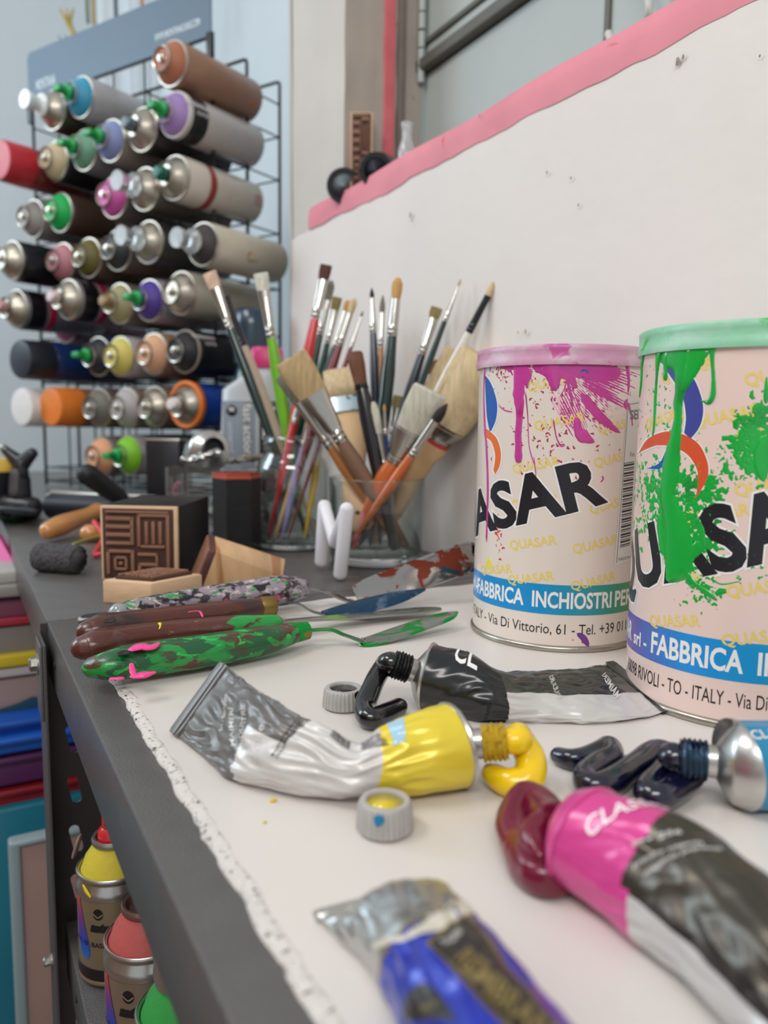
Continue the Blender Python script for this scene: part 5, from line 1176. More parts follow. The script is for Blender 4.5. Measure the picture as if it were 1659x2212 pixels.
def spray(label, pos, rot, dome=None, body=(150, 144, 138), top='open', topc=None, band=None, band2=None, group='spray cans lying in the wire rack', ring=None, scale=1, name='spray_can'):
    T = thing(name, label, 'spray can', tuple(pos), rot, group); T.scale = (scale,)*3
    cached('can_body', 'b', BODY, LM(body), T)
    if top == 'full': cached('cap', 'f', FULL, PM(topc, .35), T); cached('rim', 'r', RIM, tinm, T)
    else:
        cached('rim', 'r', RIM, PM(ring) if ring else tinm, T); cached('dome', 'd', DOME, PM(dome, .5) if dome else tinm, T); cached('valve_cup', 'c', CUP, cupm, T)
        if top == 'cap': cached('nozzle', 'n', NOZ, PM(topc), T)
        if top == 'skinny': cached('nozzle', 's', SKIN, PM(topc), T)
        if top == 'clear': cached('nozzle', 'k', CLR, M('clear_nozzle', c(224, 228, 228), .12, trans=.75, ior=1.35) if 'bright' not in label else PM(topc, .2), T)
    if band: cached('printed_band', 'bd', BAND, LM(band), T)
    if band2: cached('printed_stripe', 'b2', BAND2, LM(band2), T)
    return T
AX = (-RN - Vector((0, 0, -.00))).normalized()
def rack_rot(roll=0): return (AX.to_track_quat('Z', 'Y').to_matrix() @ Matrix.Rotation(roll, 3, 'Z')).to_euler()
def rack_can(x, y, label, off=.775, **k):
    k['top'] = k.get('top', 'open'); tz = .197 if k['top'] == 'full' else .1725
    p = RK(x, y, off) - AX*tz
    return spray(label, p, rack_rot(k.pop('roll', 0)), **k)
GN = (20, 150, 70); SIL = None; DG = (10, 100, 76)
lst = [
 (91, 228, 'silver can with bright white nozzle at the top left of the rack', dict(top='clear', topc=(232, 236, 236), body=(60, 52, 40), band2=(190, 150, 50))),
 (150, 200, 'sky blue domed can with green nozzle near the top left', dict(dome=(60, 150, 184), top='skinny', topc=(30, 160, 84), body=(172, 172, 174))),
 (347, 125, 'copper brown can highest in the rack', dict(dome=(170, 106, 78), body=(150, 112, 90))),
 (96, 340, 'cream domed can beside the red capped one', dict(dome=(204, 186, 152), body=(30, 32, 34))),
 (158, 316, 'sage green domed can with green nozzle', dict(dome=(112, 164, 134), top='skinny', topc=GN, body=(130, 130, 132))),
 (216, 295, 'periwinkle blue domed can with green nozzle', dict(dome=(128, 142, 186), top='skinny', topc=GN, body=(150, 140, 130))),
 (284, 270, 'silver can with slate grey nozzle in the second row', dict(top='cap', topc=(96, 112, 120), body=(28, 28, 30))),
 (353, 237, 'lilac domed can with green nozzle and black label', dict(dome=(158, 128, 186), top='skinny', topc=GN, body=(186, 178, 174), band=(24, 24, 28), ring=(214, 210, 200))),
 (222, 419, 'bright pink domed can in the third row', dict(dome=(208, 92, 168), body=(110, 104, 104))),
 (289, 401, 'silver can with clear angled nozzle beside the pink domed one', dict(top='clear', topc=(206, 208, 202), body=(90, 84, 76))),
 (353, 376, 'silver can with dark teal nozzle and cream body with red stripe', dict(top='cap', topc=DG, body=(206, 194, 182), band2=(150, 60, 56))),
 (48, 467, 'warm grey domed can at the left of the fourth row', dict(dome=(158, 150, 148), body=(140, 134, 132))),
 (106, 453, 'vivid green domed can without nozzle', dict(dome=(16, 176, 84), body=(72, 54, 44))),
 (297, 517, 'silver can with milky white nozzle in the fourth row', dict(top='clear', topc=(214, 220, 224), body=(44, 42, 40))),
 (405, 519, 'dark grey domed can with translucent nozzle and cream printed body', dict(dome=(66, 60, 60), top='clear', topc=(190, 194, 190), body=(196, 186, 168), off=.752, scale=.95)),
 (112, 562, 'dusty pink domed can in the fifth row', dict(dome=(190, 128, 138), body=(80, 66, 60))),
 (168, 552, 'olive domed can in the fifth row', dict(dome=(104, 96, 48), body=(90, 76, 62))),
 (231, 535, 'charcoal domed can beside the olive one', dict(dome=(54, 56, 60), body=(110, 90, 74))),
 (235, 652, 'khaki domed can with tan nozzle', dict(dome=(164, 156, 116), top='cap', topc=(156, 128, 84), body=(100, 92, 84))),
 (299, 645, 'violet domed can with green nozzle', dict(dome=(80, 62, 148), top='skinny', topc=GN, body=(158, 152, 162))),
 (368, 629, 'plain silver-beige can at the right end of the sixth row', dict(body=(176, 168, 152))),
 (189, 768, 'black domed can with green nozzle and blue body', dict(dome=(44, 46, 52), top='skinny', topc=GN, body=(20, 44, 84))),
 (237, 768, 'pale yellow domed can', dict(dome=(214, 200, 104), body=(186, 180, 184))),
 (309, 762, 'peach domed can in the seventh row', dict(dome=(220, 170, 134), body=(150, 116, 92))),
 (376, 757, 'black domed can with black lettered body at the row end', dict(dome=(38, 38, 42), body=(26, 26, 30), ring=(150, 140, 124))),
 (191, 880, 'grey metallic domed can beside the orange capped one', dict(dome=(116, 112, 104), body=(96, 84, 76))),
 (251, 880, 'pale grey domed can in the eighth row', dict(dome=(178, 170, 172), body=(120, 104, 92))),
 (311, 878, 'silver open can in the eighth row', dict(body=(110, 96, 84))),
 (382, 874, 'silver can with orange collar, white nozzle and blue body', dict(top='cap', topc=(226, 216, 208), ring=(228, 120, 40), body=(24, 66, 150))),
 (197, 986, 'peach and orange domed can in the lowest row', dict(dome=(226, 160, 122), body=(120, 110, 104))),
 (255, 984, 'lime green domed can with green nozzle in the lowest row', dict(dome=(128, 196, 40), top='skinny', topc=GN, body=(150, 146, 144))),
]
for x, y, lb, k in lst:
    T_ = rack_can(x, y, lb, **k)
    if 'orange collar' in lb:
        mk('collar', *lathe([(RSP-.001, .1475), (RSP+.0025, .148), (RSP+.0030, .1560), (RSP+.0010, .1575), (RSP-.0035, .1565), (RSP-.0035, .1520)], 40), PM((228, 120, 40)), T_)
rack_can(0, 558, 'silver can with black body sticking out at the left of the fifth row', off=.72, body=(18, 20, 28))
rack_can(10, 664, 'silver can with magenta band at the left end of the sixth row', off=.73, top='cap', topc=(200, 150, 150), body=(110, 104, 108), band=(24, 22, 26), band2=(170, 30, 70))
rack_can(123, 643, 'silver can with pale pink nozzle and magenta band, second in the sixth row', off=.745, top='cap', topc=(220, 198, 196), body=(130, 122, 126), band=(24, 22, 26), band2=(170, 30, 70))
rack_can(-2, 345, 'red capped can poking out of the second row', off=.735, top='full', topc=(190, 44, 56), body=(120, 40, 44))
rack_can(43, 776, 'black capped can at the left end of the seventh row', off=.735, top='full', topc=(34, 38, 46), body=(24, 50, 100))
rack_can(46, 879, 'white capped can at the left end of the eighth row', off=.745, top='full', topc=(226, 222, 218), body=(196, 180, 170))
rack_can(108, 879, 'orange capped can second in the eighth row', off=.76, top='full', topc=(232, 128, 48), body=(150, 100, 60))
pk = rack_can(119, 700, 'pink domed can showing under the second can of the sixth row', off=.835, dome=(190, 100, 140), body=(120, 80, 90))
# printing on the can bodies
cw = M('print_white', c(214, 210, 204), .4); cr_ = M('print_red', c(170, 48, 48), .4); cg_ = M('print_green', c(50, 130, 60), .4)
def can_print(T, s, ang, z, size, mat, rot=0, bold=.03):
    S_ = lambda u, v, off: Vector(((RSP+off)*cos(ang+u/RSP), (RSP+off)*sin(ang+u/RSP), v))
    V, F = t2(text2d(s, size, bold), 0, z, rot); bm = [S_(x, y, .0004) for x, y in V]
    mk('print', bm, F, mat, T, smooth=False)
def side_ang(T):      # angle on the can that faces the camera
    q = T.rotation_euler.to_quaternion(); d = q.inverted() @ (CAM-T.location); return math.atan2(d.y, d.x)
for T_ in [o for o in COL.objects if o.name.startswith('spray_can')]:
    lb = T_['label']
    if 'lilac' in lb or 'black lettered' in lb:
        a_ = side_ang(T_); can_print(T_, 'montana', a_+.9, .118, .009, cw, rot=-pi/2+pi); can_print(T_, 'BLACK', a_+.55, .120, .005, cw, rot=pi/2)
    if 'cream printed' in lb:
        a_ = side_ang(T_)
        for k, m_ in enumerate((cr_, cg_, M('print_gold', c(200, 170, 60), .4))):
            S_ = lambda u, v, off: Vector(((RSP+off)*cos(a_+u/RSP), (RSP+off)*sin(a_+u/RSP), v))
            mk('print_mark', *stroke([(.006*cos(t+k*2.1), .085+.006*sin(t+k*2.1), .0014) for t in (0, .5, 1.0, 1.5, 1.9)], S_, .0003, 3), m_, T_)
        can_print(T_, 'colors', a_-.1, .070, .003, M('print_grey', c(90, 86, 80), .4), rot=pi/2)
    if 'copper' in lb:
        a_ = side_ang(T_); S_ = lambda u, v, off: Vector(((RSP+off)*cos(a_+u/RSP), (RSP+off)*sin(a_+u/RSP), v))
        mk('print_mark', *stroke([(.0, .012, .001), (.0, .018, .0035), (.0, .024, .001)], S_, .0003, 3), M('print_orange_red', c(190, 84, 58), .4), T_)
    if 'red capped' in lb: can_print(T_, 'montana', side_ang(T_)+.3, .060, .016, M('print_dark_red', c(90, 24, 30), .4), rot=pi/2)
    if 'dark teal' in lb:
        a_ = side_ang(T_)
        can_print(T_, '||||', a_, .010, .012, cr_, rot=0, bold=0)
# the rack -------------------------------------------------------------
wirem = M('black_wire', c(26, 28, 30), .35, .2, coat=.3)
FO = .862; rackb = thing('wire_rack', 'black wire rack holding rows of spray cans', 'rack', tuple(RK(300, 1060, FO+.07)*1.0))
def rp(w_, d_, z): return RN*(FO+d_)+RW*w_+Vector((0, 0, z))
def rackpt(x, y, off): p = RK(x, y, off); return p.dot(RW), p.z
w0 = rackpt(463, 500, FO)[0]; w1 = rackpt(84, 600, FO)[0]; ztop = rackpt(460, 78, FO)[1]; 
rows_z = [rackpt(353, y, .775)[1]-.0345 for y in (125, 237, 376, 519, 640, 757, 876, 990)]
def wire(pts, r=.0016, nm='wire'): return mk(nm, *sweep(pts, r, 8, 0, close_round=False, up=(.3, .4, 1)), wirem, rackb, world=True)
nc = 6; ws_ = [w0+(w1-w0)*k/nc for k in range(nc+1)]
for fi, (dd_, zt) in enumerate(((0, ztop), (.072, ztop-.004), (.148, ztop-.010))):
    for k, w_ in enumerate(ws_):
        end = k in (0, nc); wire([rp(w_, dd_, .003), rp(w_, dd_, zt-(.004 if end else 0))], .0027 if end else .0015, 'post' if end else 'wire')
    wire([rp(w0, dd_, zt-.006), rp(w0+.0015, dd_, zt-.001), rp(w0+.006, dd_, zt), rp(w1-.006, dd_, zt), rp(w1-.001, dd_, zt-.002), rp(w1, dd_, zt-.006)], .0025)
    wire([rp(w0, dd_, .012), rp(w1, dd_, .012)], .0022)
    for z_ in rows_z: wire([rp(w0, dd_, z_), rp(w1, dd_, z_)], .0014)
for z_ in rows_z+[.012, ztop-.045]:
    for w_ in ws_: wire([rp(w_, -.002, z_-.001), rp(w_, .150, z_-.001)], .0014)
for w_ in (w0, w1): mk('clip_plate', *xf(box(-.006, .006, -.003, .003, -.022, .022, .001), Matrix.Translation(rp(w_, -.004, ztop-.018)) @ Matrix.Rotation(-radians(62)+pi/2+pi/2, 4, 'Z')), M('black_clip', c(28, 30, 32), .4), rackb, world=True, sharp=40)
# header sign
zs0, zs1 = rackpt(458, 82, FO)[1]+.002, rackpt(458, -45, FO)[1]
sg = M('slate_board', c(92, 112, 128), .5, var=.04, vs=8)
hd = mk('header_sign', *[([rp(w0-.002+(w1-w0+.006)*a-0, d_, z_) for (a, z_) in ((0, zs0), (1, zs0), (1, zs1-.008), (.985, zs1), (0, zs1)) for d_ in (-.0045,)] + [rp(w0-.002+(w1-w0+.006)*a, -.0020, z_) for (a, z_) in ((0, zs0), (1, zs0), (1, zs1-.008), (.985, zs1), (0, zs1))]), [[0, 1, 2, 3, 4], [9, 8, 7, 6, 5], [0, 5, 6, 1], [1, 6, 7, 2], [2, 7, 8, 3], [3, 8, 9, 4], [4, 9, 5, 0]]], sg, rackb, world=True, smooth=False)
sw = M('sign_white', c(206, 216, 222), .5)
def sign_text(s, w_, z, size, L):
    V, F = text2d(s, size, .03); sx = L/max(v[0] for v in V)
    mk('lettering', [rp(w_-x*sx, -.0049, z+y) for x, y in V], F, sw, hd, world=True, smooth=False)
wa, za = rackpt(340, 88, FO); wb_, zb = rackpt(437, 52, FO)
sign_text('WWW.MONTANACANS.COM', wa, (za+zb)/2-.003, .0105, wa-wb_)
wa, za = rackpt(84, 193, FO); sign_text('MONTANA', wa, za-.004, .017, .055)
# ------------------------------------------------------------------ clutter between rack and stamps
# white plastic bottle
bq = D(547, 900, 1.0); bt = thing('plastic_bottle', 'white squeeze bottle with grey label reading fast action, under a dark blue cap', 'bottle', (bq.x, bq.y, 0))
bl_ = M('milky_plastic', c(200, 204, 206), .35, trans=.1, var=.03); ax2 = math.atan2(Rg.y, Rg.x)
def bot(V, F): return [Matrix.Translation((bq.x, bq.y, 0)) @ (Matrix.Rotation(ax2, 4, 'Z') @ Vector(v)) for v in V], F
def oval(secs, n=48): 
    V, F = [], []
    for z, a, b, xo in secs:
        for k in range(n):
            t = 2*pi*k/n; cx_, sy_ = cos(t), sin(t); V.append(Vector((xo+a*abs(cx_)**.65*(1 if cx_ > 0 else -1), b*abs(sy_)**.65*(1 if sy_ > 0 else -1), z)))
    for i in range(len(secs)-1):
        for k in range(n): F.append([i*n+k, i*n+(k+1) % n, (i+1)*n+(k+1) % n, (i+1)*n+k])
    F.append(list(range(n))[::-1]); F.append([(len(secs)-1)*n+k for k in range(n)]); return V, F
zq = lambda y: H+(899-y)*1.0/FPX
mk('bottle_body', *bot(*oval([(.0005, .037, .022, 0), (.004, .040, .025, 0), (.12, .040, .025, 0), (zq(838), .038, .024, 0), (zq(805), .022, .020, .012), (zq(790), .018, .018, .016)])), bl_, bt, world=True, sharp=60)
mk('screw_cap', *bot(*oval([(zq(792), .0205, .0205, .018), (zq(755), .0205, .0205, .018), (zq(748), .018, .018, .018)])), M('magenta_cap', c(196, 40, 108), .35), bt, world=True, sharp=50)
gl_ = M('grey_label', c(138, 148, 158), .4, var=.04)
fr = -.0255
mk('label', *bot(*box(-.034, .006, fr-.0006, fr+.001, .03, zq(862), .0003)), gl_, bt, world=True)
def bt_text(s, x, z, size, mat, rot=-pi/2, bold=.03, off=.0011):
    V, F = t2(text2d(s, size, bold), x, z, rot); mk('lettering', *bot([Vector((a, fr-off, b)) for a, b in V], F), mat, bt, world=True, smooth=False)
bt_text('fast action', -.0075, zq(866), .0115, ink, bold=.07, off=.0010); bt_text('fast action', -.0075, zq(867.5), .0115, white, bold=.03, off=.0016)
bt_text('universal', -.027, zq(905), .008, M('label_pale', c(190, 198, 204), .4)); 
mk('label_mark', *bot(*lathe([(.0068, 0), (.0068, .0006), (0, .0006)], 24, ((-.0225, fr-.0008, zq(882)), (0, -1, 0)))), ink, bt, world=True)
bt_text('M', -.0255, zq(885), .006, white, rot=0, off=.0018)
mk('label', *bot(*box(.012, .0385, fr-.0006, fr+.001, .03, zq(862), .0003)), ink, bt, world=True); bt_text('KILL', .0165, zq(872), .016, white, rot=-pi/2, off=.0012)
# dark blue translucent cap bottle behind it
b2 = D(545, 720, 1.08); t2_ = thing('spray_bottle', 'dark blue translucent bottle top rising behind the white bottle', 'bottle', (b2.x, b2.y, 0))
bd = M('dark_blue_plastic', c(34, 56, 72), .25, coat=.4, var=.15)
mk('bottle_body', *lathe([(.028, 0), (.030, .003), (.030, .17), (.022, .20), (.016, .208)], 40, ((b2.x, b2.y, 0), (0, 0, 1))), bd, t2_, world=True, sharp=50)
zz = lambda y: H+(899-y)*1.08/FPX
mk('spray_head', *lathe([(.020, .205), (.026, .207), (.027, zz(700)), (.024, zz(672)), (.020, zz(665)), (0, zz(665))], 40, ((b2.x, b2.y, 0), (0, 0, 1))), bd, t2_, world=True, sharp=50)
# clear box with crumpled tubes
bxA, bxB = P(352, 1140, 0), P(590, 1196, 0)
bxA = D(352, 1180, .86); bxA.z = 0; 
cA = P(592, 1188, 0)+fs*.012; cB = cA-rs*.115+fs*.005
clear = thing('clear_box', 'clear plastic box holding crumpled metal tubes, behind the hexagonal stamp', 'box', tuple((cA+cB)/2+fs*.03))
def wallp(a, b, z0, z1, t=.0016):
    d = (b-a).normalized(); n = Vector((-d.y, d.x, 0))*t
    V = [a-n*.5+Z*z0, b-n*.5+Z*z0, b+n*.5+Z*z0, a+n*.5+Z*z0, a-n*.5+Z*z1, b-n*.5+Z*z1, b+n*.5+Z*z1, a+n*.5+Z*z1]; return hexa(V, .0004)
dB = fs*.055; hB = .080
for a, b in ((cB, cA), (cA, cA+dB), (cA+dB, cB+dB), (cB+dB, cB)): mk('side_panel', *wallp(a, b, .0004, hB), glass2, clear, world=True, sharp=40)
mk('bottom_panel', *hexa([cB+Z*.0004, cA+Z*.0004, cA+dB+Z*.0004, cB+dB+Z*.0004, cB+Z*.0024, cA+Z*.0024, cA+dB+Z*.0024, cB+dB+Z*.0024], .0004), glass2, clear, world=True)
def crumple(name, label, pts, rads, mat, seed, cat='paint tube', flat=.5):
    q = smooth_path([tuple(p)+(r,) for p, r in zip(pts, rads)], 10); V, F = sweep([p[:3] for p in q], [p[3] for p in q], 24, flat=flat)
    V = [v+Vector((noise.noise(v*180+Vector((seed, 0, 0))), noise.noise(v*180+Vector((0, seed, 5))), noise.noise(v*180+Vector((9, 2, seed)))))*.0035 for v in V]
    o = mk(name, V, F, mat, None, world=True, sharp=25); return tag(o, label, cat)
def inb(f, g, z): return cB.lerp(cA, f)+dB*g+Z*z
crumple('crumpled_tube', 'crumpled foil tube lying in the left of the clear box', [inb(.10, .4, .02), inb(.22, .4, .035), inb(.38, .5, .030)], [.012, .014, .012], alu, 3)
crumple('crumpled_tube', 'white crumpled tube at the bottom of the clear box', [inb(.12, .55, .008), inb(.3, .5, .012), inb(.5, .6, .010)], [.006, .008, .006], M('white_crumple', c(206, 204, 204), .4, var=.1), 7)
crumple('crumpled_tube', 'grey crumpled tube standing in the right of the clear box', [inb(.78, .45, .006), inb(.80, .4, .030), inb(.76, .5, .052)], [.010, .012, .010], alu_d, 12)
crumple('crumpled_tube', 'green and brown smeared tube top in the clear box', [inb(.84, .7, .05), inb(.86, .6, .066)], [.010, .010], M('green_brown_tube', c(96, 60, 50), .4, patches=((c(50, 130, 90), 60, .5, .06),)), 15)
crumple('crumpled_tube', 'pinkish tube standing at the left wall of the clear box', [inb(.045, .3, .004), inb(.05, .3, .060)], [.004, .005], M('pink_tube', c(176, 110, 130), .4, var=.2), 16)
crumple('crumpled_tube', 'grey flattened tube lying on the rim of the clear box', [inb(.55, .45, .087), inb(.8, .5, .090), inb(1.02, .5, .0925)], [.008, .009, .006], M('grey_dry_tube', c(132, 126, 118), .55, .3, bump=.5, bs=120, var=.2), 19, flat=.4)
crumple('crumpled_tube', 'small white crumpled tube on the rim of the clear box', [inb(.10, .45, .086), inb(.28, .5, .090), inb(.42, .5, .094)], [.005, .008, .007], alu, 23)
# round silver tube end facing the viewer
tc_ = D(455, 972, .85); ddir = (CAM-tc_).normalized()+Vector((.25, 0, .15)); 
st = thing('paint_tube', 'silver tube with black hollow neck pointing at the viewer, above the clear box', 'paint tube', tuple(tc_))
mk('shoulder', *lathe([(.0225, -.020), (.0232, -.004), (.0225, -.001), (.019, .002), (.0125, .0065), (.0115, .0075)], 48, (tc_, ddir)), alu, st, world=True, sharp=40)
mk('tube_body', *sweep([tc_-ddir.normalized()*.018, tc_-ddir.normalized()*.040+Vector((.0, .01, .000)), tc_-ddir.normalized()*.070+Vector((0, .01, -.002))], [.0225, .019, .012], 32, 5, rnd=.12), alu, st, world=True)
mk('hollow_neck', *lathe([(.0115, .006), (.0118, .014), (.0100, .0145), (.0092, .008), (0, .0075)], 40, (tc_, ddir)), M('black_neck', c(18, 18, 18), .4), st, world=True, sharp=40)
# brayer with steel frame and black handle
bA, bB_ = P(92, 1122, 0), P(250, 1132, 0); bd_ = (bB_-bA).normalized(); br = thing('brayer', 'black rubber brayer with steel frame and black handle', 'roller', tuple((bA+bB_)/2))
fwd = Vector((-bd_.y, bd_.x, 0)); rr_ = .0155
c0 = bA+fwd*rr_+Z*(rr_+.0002); Lb = .115
mk('rubber_roller', *lathe([(0, 0), (rr_-.001, 0), (rr_, .001), (rr_, Lb-.001), (rr_-.001, Lb), (0, Lb)], 40, (c0, bd_)), M('black_rubber', c(30, 32, 42), .42, var=.1), br, world=True, sharp=40)
zf = .0335
mk('steel_frame', *sweep([c0-bd_*.003, c0-bd_*.004+Z*(zf-rr_-.004), c0+bd_*.001+Z*(zf-rr_), c0+bd_*(Lb+.040)+Z*(zf-rr_), c0+bd_*(Lb+.045)+Z*(zf-rr_-.004), c0+bd_*(Lb+.044)], .0024, 8), M('pale_steel', c(205, 200, 190), .35, .6, var=.05), br, world=True)
mk('frame_plate', *box(0, 1, 0, 1, 0, 1) if False else join(sweep([c0+bd_*.003+Z*(zf-rr_-.003)+fwd*.012, c0+bd_*(Lb+.038)+Z*(zf-rr_-.003)+fwd*.012], .0024, 8)), M('black_frame', c(30, 30, 32), .4), br, world=True)
bolt(c0-bd_*.004, -bd_, br, .003)
h0, h1 = D(262, 1078, .93), D(188, 1024, .90)
mk('grip', *sweep([h0, h0.lerp(h1, .5), h1], [.0095, .0115, .0125], 24, 5), M('black_grip', c(24, 24, 26), .5), br, world=True)
# orange wooden handle (carving tool / roller) and foam roller
wo = M('varnished_wood', c(204, 140, 78), .2, coat=.7, var=.12, vs=60, stretch=(1, 1, .4))
ha, hb = P(104, 1146, .012), P(206, 1106, .022)
ht = thing('tool_handle', 'varnished orange wooden handle resting against the brayer', 'tool', tuple(ha*1.0))
mk('grip', *sweep([ha, ha.lerp(hb, .25), ha.lerp(hb, .6), ha.lerp(hb, .85), hb+(hb-ha)*.05], [.0092, .0110, .0092, .0080, .0092], 28, 6), wo, ht, world=True)
kb = P(196, 1152, .009); knob = thing('tool_handle', 'round varnished wooden knob beside the big stamp', 'tool', tuple(kb))
mk('grip', *lathe([(0, -.011), (.005, -.0100), (.0088, -.005), (.0094, 0), (.0080, .007), (.0060, .012), (.0060, .03)], 32, (kb, rs+fs*.4)), wo, knob, world=True)
k3_ = D(322, 1092, .86); kn2 = thing('tool_handle', 'small varnished wooden knob peeping over the black stamp block', 'tool', (k3_.x, k3_.y, 0))
mk('grip', *lathe([(.006, 0), (.006, k3_.z-.016), (.0115, k3_.z-.008), (.0120, k3_.z-.002), (.008, k3_.z+.005), (0, k3_.z+.006)], 28, ((k3_.x, k3_.y, 0), (0, 0, 1))), wo, kn2, world=True)
fa, fb = P(84, 1203, .0120), P(170, 1209, .0120); fo = thing('foam_roller', 'small dark grey foam paint roller at the shelf edge', 'roller', tuple((fa+fb)/2-Z*.0115))
foam = M('grey_foam', c(84, 82, 84), .95, bump=1, bs=500, var=.35, vs=320)
V, F = sweep([fa.lerp(fb, t) for t in (0, .12, .25, .38, .5, .62, .75, .88, 1)], [.0114, .0118, .0118, .0116, .0118, .0116, .0118, .0118, .0114], 64, 12, close_round=False)
V = [v+Vector((noise.noise(v*520), noise.noise(v*520+Vector((7, 1, 3))), noise.noise(v*520+Vector((2, 9, 5)))))*.0011 for v in V]
mk('foam_sleeve', V, F, foam, fo, world=True)
mk('wire_arm', *sweep([fa.lerp(fb, .72)+Z*.010+fs*.012, P(200, 1162, .012), P(232, 1156, .012)], .0016, 10, 4), M('yellow_olive_wire', c(150, 148, 70), .4), fo, world=True)
# red clip between knob and stamp
ra = P(214, 1194, .001); rc = thing('plastic_clip', 'small red plastic clip half hidden by the big carved stamp', 'clip', tuple(ra))
mk('clip_arm', *sweep([P(204, 1196, .003), P(222, 1160, .010), P(204, 1128, .020)], [.0026, .0022, .0030], 10, 4), M('red_plastic', c(206, 60, 70), .35), rc, world=True)
mk('clip_arm', *sweep([P(206, 1200, .003), P(228, 1190, .006), P(226, 1160, .010)], [.0026, .0022, .0020], 10, 4), M('red_plastic', c(206, 60, 70), .35), rc, world=True)
# black heat tool at the far left with a green loop and a jar
ga = D(46, 1075, 1.0); gt = thing('spray_gun', 'black forked pistol-grip tool standing at the far left edge', 'tool', (ga.x, ga.y, 0))
gm = M('black_tool_plastic', c(30, 30, 34), .35, coat=.2, var=.2); L_ = lambda x, y: D(x, y, 1.0)
mk('grip', *sweep([L_(44, 1072), L_(42, 1040), L_(44, 1010), L_(48, 1000)], [.014, .0135, .012, .011], 20, 5, flat=.8), gm, gt, world=True)
mk('grip_insert', *sweep([L_(38, 1062)-Fg*.010, L_(40, 1022)-Fg*.010], [.008, .0075], 16, 4, flat=.6), M('grey_insert', c(78, 74, 76), .5), gt, world=True)
mk('fork_arm', *sweep([L_(48, 1002), L_(34, 992), L_(18, 978), L_(10, 970)], [.011, .009, .0065, .0055], 18, 5), gm, gt, world=True)
mk('fork_arm', *sweep([L_(46, 1002), L_(58, 990), L_(70, 979)], [.011, .009, .0072], 18, 5), gm, gt, world=True)
mk('steel_tip', *sweep([L_(11, 971), L_(5, 965)], [.0058, .0035], 12), alu, gt, world=True)
mk('base', *sweep([L_(14, 1092), L_(70, 1096)], [.016, .014], 18, 3), gm, gt, world=True)
j2 = D(4, 1100, 1.02); jt2 = thing('small_jar', 'black jar with yellow and white lid cut by the left edge', 'jar', (j2.x, j2.y, 0))
mk('jar_body', *lathe([(.030, .0005), (.032, .003), (.032, .058)], 36, ((j2.x-.008, j2.y, 0), (0, 0, 1))), gm, jt2, world=True, sharp=40)
mk('lid', *lathe([(.032, .058), (.033, .0585), (.033, .066), (.028, .074), (0, .075)], 36, ((j2.x-.008, j2.y, 0), (0, 0, 1))), M('yellow_lid', c(226, 184, 80), .4, var=.2, vs=30, patches=((c(206, 206, 196), 40, .55, .1),)), jt2, world=True, sharp=40)
cl_ = thing('cable_heap', 'dark bundle of cables at the left edge with one green loop', 'cable', tuple(P(40, 1112, 0)))
CM = M('black_cable', c(28, 30, 34), .5)
for k in range(7):
    r0 = random.Random(k); pts_ = [P(r0.uniform(-15, 85), r0.uniform(1088, 1112), r0.uniform(.004, .022)) for _ in range(5)]; mk('cable', *sweep(pts_, .0042, 10, 5), CM, cl_, world=True)
mk('cable', *sweep([P(-10, 1119, .003), P(30, 1118, .003), P(52, 1112, .008), P(46, 1096, .015), P(30, 1098, .015), P(14, 1110, .007), P(6, 1117, .004)], .0032, 12, 6), M('green_cord', c(20, 104, 70), .45), cl_, world=True)['label'] = 'green cord loop'
# ------------------------------------------------------------------ lower shelf cans
LZ = -.1985
minis = [(243, 2108, 'gold spray can with yellow shoulder and red nozzle on the lower shelf', (206, 188, 54), 'cap', (190, 40, 40), (142, 126, 100)), (322, 2290, 'gold spray can with salmon red shoulder and no nozzle on the lower shelf', (182, 84, 80), 'open', None, (140, 122, 104)), (408, 2490, 'spray can with green shoulder and silver collar on the lower shelf, nearest', (48, 146, 64), 'open', None, (150, 146, 140))]
def mini_top(px, zt): pass
mr = .0214; mpos = []
